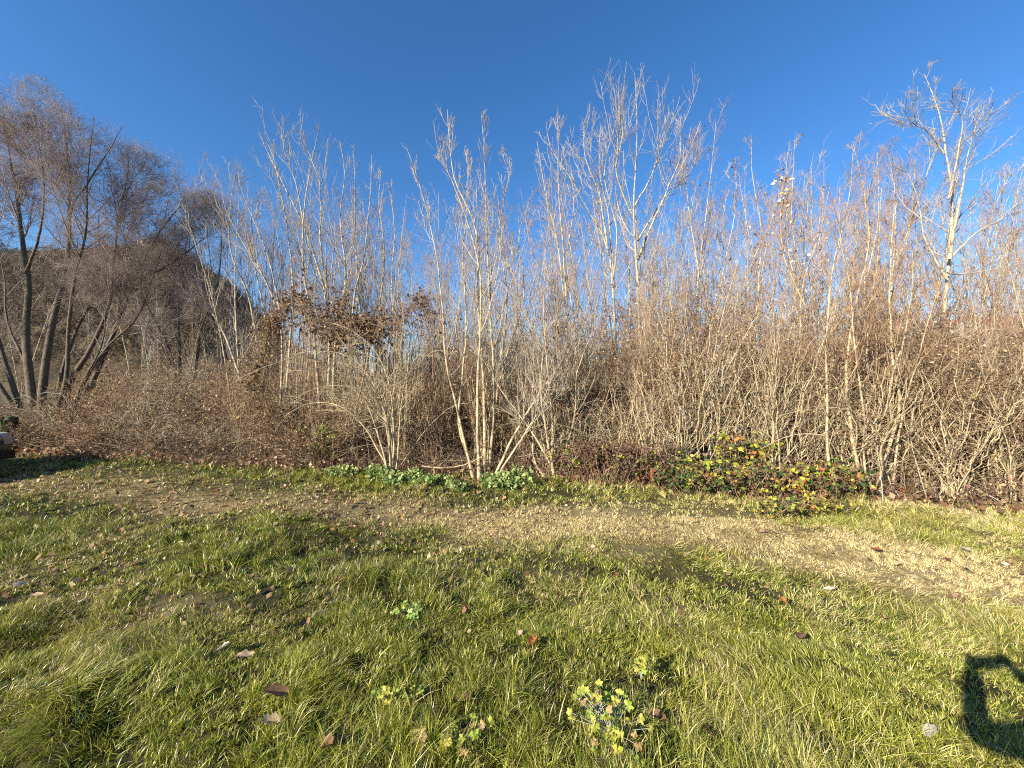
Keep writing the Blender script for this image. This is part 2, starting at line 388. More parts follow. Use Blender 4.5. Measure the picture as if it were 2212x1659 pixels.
def house(name, loc, wx, wy, hw, hr, label, cat, wallm, roofm, rz=0):
    h = empty(name, loc, label, cat, rz=rz)
    b = Bag(); box(b, -wx/2, wx/2, -wy/2, wy/2, -3, hw)
    for sx in (-wx/2, wx/2):
        b.add([(sx, -wy/2, hw), (sx, wy/2, hw), (sx, 0, hw+hr-.15)], t=[(0, 1, 2)])
    b.build('wall', wallm, h, smooth=False)
    b = Bag(); gable(b, -wx/2-.4, wx/2+.4, -wy/2-.4, wy/2+.4, hw-.1, hw+hr); rf = b.build('roof', roofm, h, smooth=False)
    b = Bag(); box(b, wx*.2, wx*.2+.5, .3, .8, hw+hr*.3, hw+hr+.5); b.build('chimney', wallm, rf, smooth=False)
    for fx in (-.3, 0, .3):
        b = Bag(); box(b, fx*wx-.35, fx*wx+.35, -wy/2-.03, -wy/2+.05, hw*.35, hw*.75); b.build('window', M_dark, h, smooth=False)
    return h
house('hilltop_chapel', W(308, 527, 398), 6.5, 5, 3.0, 1.6, 'tiny white chapel on the ridge of the hill', 'chapel', M_plaster, M_tile)
M_red = mat('red_sheet_roof', (.55, .07, .06), .6, noise=(3, (.42, .05, .05), .4, .6))
house('red_roofed_barn', (34.0, 25.5, 0), 9, 8, 4.0, 2.2, 'red roofed barn hidden behind the thicket at its far end', 'barn', M_plaster, M_red, rz=R(8))

# ------------------------------------------------------------------ trees
def tree_parts(root, org, stems, radii, mb, mt, seed, l1=12, l2=9, l3=6, L1=1.6, up=.10, ang1=38, t0=.3, sides=7, ltip=.0022, clipf=None, L2=.45, L3=.45, l4=0, partname='trunk', lt1=(1, .35), wob=.10, leafs=None):
    r = np.random.RandomState(seed); org = np.asarray(org, float)
    for P, Q in zip(stems, radii):
        b = Bag(); tubes(b, P[None]-org, Q[None], sides); b.build(partname, mb, root)
    P = np.stack(stems); Q = np.stack(radii)
    P1, R1 = grow(r, P, Q, l1, t0, .99, (ang1, 9), L1, lt1, 9, wob*.8, up, .55, ltip*1.6, .03, clipf=clipf)
    d1 = np.linalg.norm(P1[:, -1]-P1[:, 0], axis=1)
    P2, R2 = grow(r, P1, R1, l2, .15, .98, (36, 11), L2*d1, (1, .5), 7, wob, up*.8, .6, ltip, .012, clipf=clipf)
    d2 = np.linalg.norm(P2[:, -1]-P2[:, 0], axis=1)
    P3, R3 = grow(r, P2, R2, l3, .15, 1, (38, 14), L3*d2+.05, (1, .6), 5, wob*1.1, up*.6, .7, ltip*.75, .006, clipf=clipf)
    P4, R4 = grow(r, P, Q, l1*1.6, .25, 1, (48, 14), .3, (1, .7), 5, wob, up, .3, ltip*.8, .006)
    b = Bag(); 
    tubes(b, P1-org, R1, 5); tubes(b, P2-org, R2, 4); tubes(b, P3-org, R3, 3); tubes(b, P4-org, R4, 3)
    if l4:
        d3 = np.linalg.norm(P3[:, -1]-P3[:, 0], axis=1)
        P5, R5 = grow(r, P3, R3, l4, .1, 1, (40, 15), .6*d3+.05, (1, .6), 4, wob*1.3, up*.3, .8, ltip*.7, .004, clipf=clipf)
        tubes(b, P5-org, R5, 3)
    else: P5 = P3
    b.build('crown', mt, root)
    if leafs:
        b = Bag(); nL, sz, pal, part, zmin = leafs
        pp = along(r, P3, nL, .3, 1)
        small_leaves(b, pp-org, sz*(.6+.8*r.rand(nL)), pick(r, nL, pal), r, .6); b.build('leaves', M_leaf, root)

def stem_curve(r, pts, d0, d1, w0, w1, n=26, jit=.012):
    pts = np.array(pts, float); dd = np.linspace(d0, d1, len(pts))
    p3 = np.array([W(u, v, d) for (u, v), d in zip(pts, dd)])
    P = resample(p3, n); t = np.linspace(0, 1, n)
    w1 = min(w1, 3.)
    k = r.randn(n, 3)*jit; k[0] = 0; P = P+np.cumsum(k, axis=0)*.45
    rad_ = (.74 if d0 < 7 else .70)*(w0+(w1*.42-w0)*t**.85)*.5/F*np.linspace(d0, d1, n)
    rad_[0] *= 1.35; rad_[1] *= 1.12
    return P, rad_

def hero(name, label, cat, d, stems, mb, mt, seed, group=None, dsp=.7, **kw):
    """stems: list of (points, w0, w1[, depth offset]); the tree stands with its foot on the ground"""
    r = np.random.RandomState(seed+500); PS = []; QS = []
    for s in stems:
        off = s[3] if len(s) > 3 else 0
        pts = list(s[0])
        P, Q = stem_curve(r, pts, d+off, d+off+r.uniform(-dsp, dsp), s[1], s[2])
        PS.append(P); QS.append(Q)
    foot = PS[0][0].copy(); foot[2] = 0
    for P in PS:
        if P[0, 2] > .0 and P[0, 2] < 2.4:       # carry rooted stems down to the soil
            k = np.linspace(1, 0, 26)[:, None]**3
            if P[0, 2] < 1.3: P[:, :2] += k*(foot[:2]-P[0, :2])*.0
            P[:, 2] -= (P[0, 2]+.06)*(k[:, 0])**1.2
    root = empty(name, foot, label, cat, group)
    tree_parts(root, foot, PS, QS, mb, mt, seed, **kw)
    return root

def env(cu, cv, d, ru, rv):       # dome-shaped crown limit
    c = W(cu, cv, d); a = ru/F*d; bz = rv/F*d
    def f(p):
        e = np.sqrt(((p[:, 0]-c[0])/a)**2+((p[:, 1]-c[1])/a)**2+((p[:, 2]-c[2])/bz)**2)
        return e < 1
    return f

hero('willow_tree', 'large many stemmed willow with broad domed crown at the parked car', 'tree', 10.5, [
    ([(78, 895), (70, 830), (55, 700), (60, 600), (50, 530), (40, 440), (20, 330), (5, 215)], 26, 4),
    ([(88, 893), (95, 780), (120, 660), (148, 560), (152, 450), (150, 350), (135, 225)], 24, 4),
    ([(148, 540), (153, 450), (185, 400), (230, 330), (262, 275)], 9, 3),
    ([(66, 893), (20, 830), (-50, 760), (-120, 640), (-160, 500)], 17, 4),
    ([(70, 890), (30, 800), (0, 720), (-30, 600), (-50, 450), (-60, 320)], 17, 4),
    ([(92, 893), (140, 800), (146, 700), (160, 600), (185, 500), (190, 400), (205, 250)], 15, 3),
    ([(55, 590), (90, 500), (95, 400), (75, 220)], 9, 3),
    ([(96, 893), (150, 860), (185, 800), (215, 740), (225, 640)], 11, 3), ([(60, 893), (0, 860), (-60, 820), (-130, 790)], 12, 4), ([(80, 893), (70, 800), (20, 700), (10, 600), (-10, 520)], 12, 3)],
    M_will, M_willtw, 21, dsp=1.6, lt1=(1, .55), l1=22, l2=11, l3=7, l4=4.5, L1=2.1, up=.10, ang1=40, clipf=env(95, 470, 10.5, 240, 290), t0=.52, L2=.5, L3=.6, ltip=.0022)
hero('willow_tree', 'darker slanting willow right of the biggest willow, stems leaning right', 'tree', 11.2, [
    ([(130, 880), (150, 790), (190, 740), (235, 650), (245, 560), (258, 470), (275, 390), (280, 340)], 19, 3),
    ([(150, 880), (205, 780), (255, 690), (295, 600), (345, 505), (400, 440), (440, 410)], 18, 3),
    ([(118, 880), (130, 790), (165, 700), (200, 640), (215, 560), (215, 460)], 14, 3),
    ([(255, 690), (262, 580), (270, 520), (310, 440), (330, 380)], 8, 3),
    ([(295, 600), (350, 580), (430, 520), (470, 480)], 7, 3),
    ([(140, 880), (170, 820), (230, 740), (290, 690), (330, 600), (350, 540)], 10, 3)],
    M_will, M_willtw, 22, dsp=1.4, lt1=(1, .55), l1=19, l2=10, l3=7, l4=4, L1=1.9, up=.10, ang1=40, clipf=env(335, 540, 11.2, 175, 225), t0=.5, L2=.5, L3=.6, ltip=.0022)
hero('small_willow', 'lower spreading willow in front of the hill slope', 'tree', 13, [
    ([(372, 860), (378, 780), (340, 700), (310, 640), (290, 580)], 12, 3),
    ([(380, 860), (386, 780), (382, 680), (385, 600), (400, 520), (420, 440)], 11, 3),
    ([(385, 860), (420, 780), (435, 700), (470, 610), (480, 520), (470, 440)], 11, 3),
    ([(390, 860), (375, 800), (355, 740), (330, 700)], 8, 3),
    ([(470, 800), (500, 770), (470, 700), (440, 640), (390, 560)], 10, 3)],
    M_will, M_willtw, 23, dsp=1.2, l1=8, l2=6, l3=4, l4=0, L1=1.7, up=.09, ang1=40, clipf=env(410, 620, 13, 160, 225), t0=.3, L2=.5, L3=.6, ltip=.0024)
hero('small_willow', 'thin grey tree with leaning stems just right of the hill', 'tree', 11, [
    ([(560, 860), (520, 780), (480, 700), (440, 640), (420, 560), (430, 480)], 10, 3),
    ([(556, 860), (560, 760), (540, 640), (500, 540), (500, 440), (510, 380)], 9, 3),
    ([(570, 860), (585, 760), (560, 620), (540, 520), (550, 420)], 8, 3)],
    M_pale, M_willtw, 24, l1=12, l2=7, l3=4, L1=1.6, up=.14, ang1=34, t0=.3, L2=.55, L3=.55, ltip=.0026)

hero('ash_tree', 'pale tree with fanned branches rising above the dead creeper arch', 'tree', 9.0, [
    ([(705, 880), (712, 720), (700, 610), (655, 480), (600, 370), (560, 285)], 13, 3),
    ([(715, 880), (725, 700), (745, 600), (735, 480), (745, 380), (735, 310)], 11, 3),
    ([(695, 880), (680, 700), (655, 560), (660, 430), (680, 320), (690, 270)], 11, 3),
    ([(705, 620), (692, 520), (690, 400), (655, 300)], 7, 3),
    ([(765, 880), (765, 640), (785, 560), (800, 440), (805, 330)], 9, 3),
    ([(655, 480), (640, 400), (612, 320), (625, 275)], 5, 2.4)],
    M_pale, M_paletw, 31, l1=10, l2=5, l3=1.3, L1=1.49, up=.20, ang1=34, t0=.35, L2=.44, ltip=.0024, lt1=(1, .2))
hero('ash_tree', 'slender pale tree between hill foot and creeper arch, two straight trunks', 'tree', 8.6, [
    ([(598, 900), (610, 760), (600, 640), (565, 520), (530, 430), (515, 370)], 9, 3),
    ([(612, 900), (622, 740), (630, 600), (612, 460), (590, 350), (575, 310)], 9, 3),
    ([(606, 690), (570, 600), (520, 520), (485, 450), (478, 400)], 6, 2.5)],
    M_pale, M_paletw, 32, l1=11, l2=5, l3=1.3, L1=1.44, up=.20, ang1=34, t0=.3, L2=.44, ltip=.0024, lt1=(1, .2))
hero('ash_tree', 'pale narrow tree at the right end of the creeper arch', 'tree', 9.6, [
    ([(810, 880), (815, 700), (830, 560), (820, 440), (825, 370)], 9, 3),
    ([(790, 880), (780, 700), (770, 560), (765, 430), (760, 320)], 9, 3),
    ([(830, 880), (850, 720), (845, 600), (850, 480), (838, 400)], 7, 3)],
    M_pale, M_paletw, 33, l1=11, l2=5, l3=1.3, L1=1.33, up=.20, ang1=32, t0=.3, L2=.44, ltip=.0024, lt1=(1, .2))
hero('coppiced_tree', 'tall coppiced tree with a fan of pale stems behind the nettles', 'tree', 6.4, [
    ([(1036, 1008), (1030, 880), (1035, 700), (1030, 560), (985, 420), (945, 330), (932, 262)], 11, 2.5),
    ([(1046, 1008), (1045, 850), (1032, 650), (1030, 500), (980, 380), (968, 240)], 12, 2.5, .2),
    ([(1054, 1008), (1070, 850), (1062, 650), (1055, 500), (1052, 350), (1045, 232)], 10, 2.5, .3),
    ([(1024, 1006), (985, 870), (960, 770), (952, 640), (930, 500), (895, 380), (870, 318)], 9, 2.5),
    ([(1062, 1008), (1105, 940), (1160, 860), (1230, 760), (1250, 700)], 10, 3, -.1),
    ([(1066, 1010), (1130, 935), (1190, 850), (1205, 780)], 9, 3, -.2),
    ([(1030, 1008), (992, 910), (1000, 800), (1010, 700), (1000, 560), (1010, 450), (1010, 320)], 8, 2.5, .2),
    ([(1050, 1004), (1080, 800), (1098, 640), (1080, 500), (1100, 380), (1095, 330)], 8, 2.5, .4),
    ([(1058, 1004), (1060, 900), (1090, 780), (1130, 640), (1120, 520), (1140, 460)], 7, 2.5, .3)],
    M_tan, M_paletw, 34, l1=14, l2=5.5, l3=1.6, L1=1.15, up=.20, ang1=30, t0=.3, L2=.46, ltip=.0024, lt1=(1, .22))
hero('coppiced_tree', 'small coppice of crossing tan stems right of the pale fan', 'shrub', 6.15, [
    ([(1200, 1018), (1170, 900), (1165, 800), (1180, 690)], 9, 2.5),
    ([(1212, 1020), (1150, 930), (1085, 850), (1040, 780)], 8, 2.5),
    ([(1192, 1018), (1192, 900), (1180, 780), (1170, 660), (1175, 560)], 9, 2.5, .2),
    ([(1205, 1018), (1240, 900), (1250, 800), (1290, 700)], 7, 2.5, .2),
    ([(1185, 1018), (1150, 960), (1160, 850), (1130, 740)], 6, 2.5)],
    M_tan, M_paletw, 35, l1=10, l2=6, l3=2.5, L1=.8, up=.10, ang1=36, t0=.3, L2=.5, ltip=.0018)
hero('ash_tree', 'tallest pale tree in the middle with wide upswept branches', 'tree', 9.2, [
    ([(1385, 900), (1382, 700), (1376, 560), (1370, 430), (1378, 300), (1372, 155)], 14, 2.5),
    ([(1374, 480), (1345, 420), (1330, 360), (1345, 290), (1332, 200)], 7, 2.5),
    ([(1378, 560), (1420, 460), (1450, 390), (1470, 330), (1465, 255)], 7, 2.5),
    ([(1370, 445), (1408, 380), (1430, 310), (1442, 245)], 6, 2.5),
    ([(1378, 520), (1440, 420), (1490, 370), (1510, 320)], 5, 2.5)],
    M_pale, M_paletw, 36, l1=11, l2=5, l3=1.3, L1=1.61, up=.20, ang1=40, t0=.4, L2=.44, ltip=.0024, lt1=(1, .2))
hero('ash_tree', 'pale tree with arching branches directly left of the tallest tree', 'tree', 9.6, [
    ([(1332, 900), (1326, 640), (1310, 520), (1270, 450), (1230, 380), (1190, 320), (1180, 262)], 12, 2.5),
    ([(1314, 540), (1292, 420), (1262, 340), (1255, 260)], 7, 2.5),
    ([(1326, 620), (1318, 480), (1296, 360), (1300, 275)], 7, 2.5),
    ([(1322, 620), (1335, 500), (1310, 380), (1335, 260)], 6, 2.5)],
    M_pale, M_paletw, 37, l1=12, l2=5, l3=1.3, L1=1.55, up=.20, ang1=40, t0=.35, L2=.44, ltip=.0024, lt1=(1, .2))
hero('ash_tree', 'thin pale tree left of the arching one, leaning crown', 'tree', 9.0, [
    ([(1228, 900), (1228, 760), (1220, 640), (1205, 520), (1180, 420), (1160, 300)], 9, 2.5),
    ([(1222, 640), (1215, 500), (1208, 380), (1208, 265)], 6, 2.5),
    ([(1262, 900), (1256, 780), (1240, 680), (1225, 560), (1240, 440), (1230, 330)], 8, 2.5)],
    M_pale, M_paletw, 38, l1=12, l2=5, l3=1.3, L1=1.33, up=.20, ang1=36, t0=.35, L2=.44, ltip=.0024, lt1=(1, .2))
TR = [
 ('upright slim tree with a few dark leaves at the tip', 9.5, [([(1500, 900), (1505, 640), (1530, 430), (1548, 262)], 8, 2.2), ([(1512, 600), (1490, 470), (1480, 360), (1500, 300)], 5, 2.2), ([(1520, 880), (1560, 600), (1590, 450), (1590, 340)], 6, 2.2)]),
 ('slim reddish tree with a dark leaf cluster on its top shoot', 9.8, [([(1650, 900), (1635, 640), (1640, 500), (1622, 380), (1620, 300)], 8, 2.2), ([(1610, 900), (1600, 640), (1660, 480), (1690, 380)], 6, 2.2)]),
 ('slim tree with two bare whip shoots above its crown', 10, [([(1700, 900), (1725, 640), (1712, 470), (1718, 300)], 8, 2), ([(1722, 640), (1700, 520), (1696, 400), (1700, 330)], 5, 2)]),
 ('dark slender tree bearing cream coloured dead leaves', 8.4, [([(1745, 900), (1730, 640), (1765, 520), (1780, 400)], 8, 2.5), ([(1740, 660), (1690, 560), (1680, 440), (1690, 390)], 5, 2.5)]),
 ('twiggy upright tree left of the wide topped crooked tree', 8.8, [([(1880, 880), (1870, 640), (1880, 480), (1850, 300)], 8, 2.2), ([(1900, 880), (1925, 640), (1935, 480), (1920, 330)], 8, 2.2), ([(1925, 600), (1965, 470), (1975, 350)], 6, 2.2), ([(1872, 600), (1900, 470), (1895, 330)], 5, 2.2)]),
]
for j, (lb, d, st) in enumerate(TR):
    lf = None
    if j == 3: lf = (170, .085, [(.62, .55, .42), (.72, .66, .52), (.5, .36, .16)], 0, 0)
    elif j < 3: lf = (26, .07, [(.10, .07, .05), (.16, .1, .07)], 0, 0)
    hero('slender_tree', lb, 'tree', d, st, M_tan if j in (1, 3) else M_pale, M_redtw if j != 2 else M_willtw, 50+j, l1=14, l2=7, l3=1.8, L1=1.2, up=.19, lt1=(1, .25), ang1=33, t0=.3, L2=.5, leafs=lf)
hero('crooked_tree', 'crooked pale tree with thick forked trunk standing above the right thicket', 'tree', 8.2, [
    ([(2035, 900), (2038, 650), (2046, 560), (2052, 430), (2036, 320), (2022, 240), (1990, 160)], 16, 3),
    ([(2050, 560), (2072, 430), (2100, 300), (2132, 225)], 10, 2.5),
    ([(2044, 600), (2000, 520), (1985, 430), (1962, 370)], 7, 2.5),
    ([(2046, 590), (2110, 590), (2200, 570), (2290, 550)], 5, 2.2),
    ([(2050, 560), (2110, 500), (2160, 470), (2225, 400)], 6, 2.2),
    ([(2050, 430), (2062, 340), (2075, 260), (2045, 215)], 7, 2.5),
    ([(2038, 330), (2005, 290), (1975, 270), (1952, 240)], 5, 2.2)],
    M_pale, M_paletw, 60, l1=9, l2=6, l3=3, L1=.95, up=.08, ang1=44, t0=.45, L2=.5, ltip=.0026)
hero('birch_clump', 'white barked clump of slim stems rooted behind the yellow leaved bramble', 'tree', 5.3, [
    ([(1872, 1012), (1838, 900), (1830, 780), (1850, 640), (1880, 520), (1870, 430)], 11, 2.5),
    ([(1812, 1008), (1788, 940), (1786, 850), (1780, 700), (1800, 560), (1830, 440), (1840, 330)], 9, 2.2),
    ([(1880, 1012), (1870, 900), (1850, 760), (1840, 600), (1825, 500), (1822, 400)], 8, 2.2, .2),
    ([(1886, 1012), (1880, 860), (1880, 700), (1900, 560), (1905, 400)], 8, 2.2, .3),
    ([(1895, 1012), (1915, 930), (1940, 850), (1925, 760), (1920, 620), (1925, 480), (1930, 370)], 11, 2.2),
    ([(1900, 1012), (1930, 930), (1920, 820), (1960, 700), (1975, 560), (1960, 450)], 8, 2.2, .2),
    ([(1925, 1014), (1935, 930), (1975, 800), (2010, 680), (2040, 600)], 7, 2.2),
    ([(1865, 1012), (1860, 940), (1890, 800), (1880, 640)], 7, 2.2, .1)],
    M_tan, M_brown, 61, l1=13, l2=6, l3=3, L1=.75, up=.16, ang1=30, t0=.3, L2=.5, ltip=.0017)
# arching grey-brown shrub
ARS = [([(845, 1012), (835, 900), (800, 830), (740, 790), (640, 800)], 8, 2), ([(850, 1012), (850, 880), (820, 780), (760, 720), (700, 700)], 8, 2),
       ([(848, 1012), (800, 930), (740, 880), (670, 870), (610, 900)], 7, 2), ([(855, 1012), (862, 900), (880, 800), (930, 740)], 7, 2),
       ([(842, 1012), (810, 900), (770, 840), (700, 830), (630, 860)], 7, 2, -.2), ([(850, 1010), (845, 860), (860, 760), (870, 690)], 7, 2, .2),
       ([(846, 1012), (825, 870), (770, 780), (700, 760), (620, 770)], 7, 2, .1), ([(848, 1012), (840, 920), (790, 860), (760, 800), (750, 720)], 7, 2, .2)]
hero('arching_shrub', 'leafless arching shrub with drooping tan branches below the creeper arch', 'shrub', 6.5, ARS, M_tan, M_tan, 62, l1=12, l2=6, l3=1.5, L1=.75, up=-.01, ang1=40, t0=.3, L2=.55, ltip=.0017, dsp=1.)

ANCH = [(-900, 'left of the parked car'), (60, 'under the big willow'), (200, 'under the slanting willow'), (330, 'below the hill chapel'), (450, 'below the right end of the hill'), (560, 'left of the creeper column'), (650, 'under the creeper arch'),
        (760, 'under the right half of the creeper arch'), (850, 'beside the arching shrub'), (940, 'between arching shrub and pale coppice'), (1040, 'behind the tall pale coppice'), (1140, 'between the two coppices'), (1200, 'behind the crossing tan stems'),
        (1270, 'behind the left end of the maroon bramble'), (1340, 'behind the maroon bramble'), (1430, 'behind the low reddish bramble tuft'), (1520, 'behind the bright green bramble mound'), (1600, 'just left of the tallest yellow bramble'),
        (1670, 'behind the tallest yellow bramble'), (1740, 'between tallest bramble and birch clump'), (1810, 'left of the birch clump'), (1880, 'behind the birch clump'), (1960, 'just right of the birch clump'),
        (2040, 'below the crooked tree'), (2120, 'above the long slanting dry cane'), (2195, 'in front of the red roof'), (2330, 'past the red roof at the far right'), (2500, 'beyond the right edge of the dry cane'), (3200, 'far along the hedge to the right')]
# ------------------------------------------------------------------ saplings behind: five grown, the rest copied
def make_sapling(seed, H, label, group):
    r = np.random.RandomState(seed); S = []; Q = []
    for k in range(r.randint(2, 4)):
        n = 26; t = np.linspace(0, 1, n); a = r.rand(2)*2-1; b_ = r.randn(2)*.15*H
        h = H*(1-.18*k*r.rand())
        P = np.stack([a[0]*.12+b_[0]*t**1.4+.05*np.sin(t*6+r.rand()*6), a[1]*.12+b_[1]*t**1.4+.05*np.sin(t*5+r.rand()*6), h*t-.05], 1)
        S.append(P); Q.append((.022*(1-t)**.8+.002)*(1-.25*k))
    root = empty('sapling', (0, 0, 0), label, 'tree', group)
    tree_parts(root, (0, 0, 0), S, Q, [M_pale, M_tan, M_tan][seed % 3], [M_paletw, M_willtw, M_redtw][seed % 3], seed, lt1=(1, .25), l1=[12, 8, 13][seed % 3], l2=5, l3=2, L1=H*[.22, .17, .2][seed % 3], up=.17, ang1=[30, 42, 34][seed % 3], t0=[.25, .45, .3][seed % 3], sides=5, ltip=.0024, wob=.15, L2=.5)
    return root
SL = 'thin bare sapling crowded in the wood behind the front trees'; SG = 'thin saplings filling the wood behind'
protos = [make_sapling(70+k, 6.2, SL, SG) for k in range(9)]
r = np.random.RandomState(9); used = [False]*9; sap_lb = {}
for j in range(126):
    u = 470+1900*(j+r.rand())/126; d = r.uniform(9.4, 17)
    vt = np.interp(u, [470, 560, 860, 880, 1100, 1160, 1480, 1800, 1990, 2300], [430, 400, 420, 470, 470, 400, 400, 370, 370, 400])+r.uniform(-30, 90)
    h = CZ+(HV-vt)/F*d; x = (u-1106)/F*d; k = r.randint(9); s_ = h/6.2
    if not used[k]:
        used[k] = True; o = protos[k]; o.location = (x, d, 0); o.rotation_euler = (0, 0, r.rand()*6.28); o.scale = (s_, s_, s_)
    else: o = copy_tree(protos[k], (x, d, 0), r.rand()*6.28, (s_, s_, s_))
    o['label'] = SL
    for an in sorted(ANCH, key=lambda q_: abs(q_[0]-u))[:2]:
        lb = 'bare sapling in the %s, %s' % ('wood close by' if d < 12.5 else 'wood farther back', an[1])
        if lb not in sap_lb: sap_lb[lb] = 1; o['label'] = lb; break
# younger poles rising out of the thicket itself
r = np.random.RandomState(19)
for j in range(64):
    u = 600+1750*(j+r.rand())/64; x0 = (u-1106)/F*6.; d = float(yh(x0))+r.uniform(.9, 3.2); x = (u-1106)/F*d
    h = CZ+(HV-r.uniform(480, 690))/F*d; s_ = h/6.2; k = r.randint(9)
    o = copy_tree(protos[k], (x, d, 0), r.rand()*6.28, (s_*.9, s_*.9, s_)); o['group'] = 'young poles rising out of the thicket'; o['label'] = 'young bare pole rising out of the thicket among the shrubs'
    for an in sorted(ANCH, key=lambda q_: abs(q_[0]-u))[:2]:
        lb = 'young bare pole rising from the thicket, %s' % an[1]
        if lb not in sap_lb: sap_lb[lb] = 1; o['label'] = lb; break
# left: a few behind the willows
for j in range(7):
    u = -160+640*(j+r.rand())/7; d = r.uniform(14, 20); h = CZ+(HV-r.uniform(520, 640))/F*d; s_ = h/6.2
    copy_tree(protos[r.randint(9)], ((u-1106)/F*d, d, 0), r.rand()*6.28, (s_, s_, s_), 'bare sapling standing behind the willows below the hill')['group'] = 'saplings behind the willows'

# far wood that closes the view
b = Bag(); r = np.random.RandomState(14); n = 620
x = r.rand(n)*66-18; y = 18+16*r.rand(n); h = 2.8+2.2*r.rand(n)
t = np.linspace(0, 1, 7)
lean = r.randn(n, 2)*.4
P = np.stack([x[:, None]+lean[:, :1]*t, y[:, None]+lean[:, 1:]*t, h[:, None]*t[None, :]-.05], -1)
Q = (.045*(1-t)+.006)[None, :]*(.6+.8*r.rand(n))[:, None]
P1, R1 = grow(r, P, Q, 13, .2, 1, (32, 10), 1.3, (1, .4), 6, .1, .14, .5, .005)
P2, R2 = grow(r, P1, R1, 5, .2, 1, (36, 12), .55, (1, .5), 4, .12, .1, .6, .0045)
tubes(b, P, Q, 4); tubes(b, P1, R1, 3); tubes(b, P2, R2, 3)
tag(b.build('far_wood', M_paletw), 'mass of bare trunks and branches deep behind the thicket', 'wood', kind='stuff')

# ------------------------------------------------------------------ shrubs of the thicket
BR = [(.26, .175, .10), (.40, .29, .17), (.12, .08, .05), (.28, .145, .09), (.56, .45, .29)]
def make_shrub(name, seed, H, spread, nst, l1, l2, nleaf, lsz, mtw, mst, label, cat, group, pal, p=None, up=.05, arch=.5, leafz=0.):
    r = np.random.RandomState(seed)
    n = 14; t = np.linspace(0, 1, n); az = r.rand(nst)*6.28; sp = spread*(.15+.85*r.rand(nst)); hh = H*(.55+.5*r.rand(nst))
    bx = r.randn(nst)*.12*spread; by = r.randn(nst)*.12*spread
    P = np.stack([bx[:, None]+np.cos(az)[:, None]*sp[:, None]*t**1.3, by[:, None]+np.sin(az)[:, None]*sp[:, None]*t**1.3,
                  hh[:, None]*(t-arch*.45*t**2.4*(sp/spread)[:, None])-.05], -1)
    P[:, 1:] += np.cumsum(r.randn(nst, n-1, 3)*.03, axis=1)
    Q = (.0125*(1-t)+.0026)[None, :]*(.5+.9*r.rand(nst))[:, None]
    P1, R1 = grow(r, P, Q, l1, .2, 1, (45, 18), H*.2, (1, .5), 7, .2, up, .6, .0019)
    P2, R2 = grow(r, P1, R1, l2, .1, 1, (50, 18), .17, (1, .7), 4, .22, up*.5, .7, .0015)
    root = empty(name, (0, 0, 0), label, cat, group)
    b = Bag(); tubes(b, P, Q, 4); b.build('stem', mst, root)
    b = Bag(); tubes(b, P1, R1, 3); tubes(b, P2, R2, 3); b.build('twigs', mtw, root)
    if nleaf:
        b = Bag(); pp = along(r, P2, nleaf) if len(P2) else along(r, P1, nleaf)
        pp = pp+r.randn(nleaf, 3)*.015; kk = pp[:, 2] > leafz; pp = pp[kk]
        small_leaves(b, pp, lsz*(.5+.9*r.rand(len(pp))), pick(r, len(pp), pal, p), r, .6); b.build('leaves', M_leaf, root)
    return root
ROWS = ['front', 'second', 'third']; seen_lb = {}
def plant(protos, spots, kind):
    first = {}; base_lb = protos[0]['label']
    for (x, y, s, sz, row) in spots:
        k = rs.randint(len(protos)); rz = rs.rand()*6.28
        if k not in first:
            first[k] = 1; o = protos[k]; o.location = (x, y, 0); o.rotation_euler = (0, 0, rz); o.scale = (s, s, sz)
        else: o = copy_tree(protos[k], (x, y, 0), rz, (s, s, sz))
        o['label'] = base_lb
        if row < 3:
            u = 1106+x/y*F; a = sorted(ANCH, key=lambda q_: abs(q_[0]-u))
            for an in a[:3]:
                lb = '%s in the %s row %s' % (kind, ROWS[row], an[1])
                if lb not in seen_lb: break
            if lb not in seen_lb: seen_lb[lb] = 1; o['label'] = lb
# tall leafy thicket, right half
LBL = 'tall shrub with small dry brown leaves deep inside the right thicket'
M_dkst = mat('dark_stem', (.24, .17, .11), .85, noise=(6, (.10, .07, .05), .4, .6)); M_grtw = mat('grey_twig', (.36, .32, .26), .8, noise=(4, (.2, .16, .12), .4, .6))
tp = [make_shrub('thicket_shrub', 80+k, 3.2, [.95, .8, 1.1, .9, 1.0][k], [36, 28, 40, 24, 32][k], 9, 2.4, [3400, 1500, 4200, 900, 2800][k], .037, [M_brown, M_grtw, M_brown, M_redtw, M_brown][k], [M_tan, M_tan, M_dkst, M_tan, M_pale][k], LBL, 'shrub', 'dry leaved shrubs of the right thicket', BR, [.3, .22, .2, .13, .15], leafz=.75) for k in range(5)]
sp = []
for row, dy in enumerate((1.05, 1.7, 2.5, 3.4, 4.6)):
    for x in np.arange(.9-row*.1, 11.5, .74):
        xx = x+rs.uniform(-.25, .25); y = float(yh(xx))+dy+rs.uniform(-.3, .3)
        u = 1106+xx/y*F
        vt = np.interp(u, [1150, 1260, 1420, 1600, 1760, 2000, 2212, 2600], [700, 660, 612, 612, 640, 630, 640, 650])+rs.uniform(-45, 75)+(rs.uniform(0, 130) if u < 1400 else 0)
        h = CZ+(HV-vt)/F*y
        if row == 0: h *= rs.uniform(.68, .92)
        sp.append((xx, y, rs.uniform(.85, 1.1), h/3.05, row))
plant(tp, sp, 'tall dry leaved shrub')
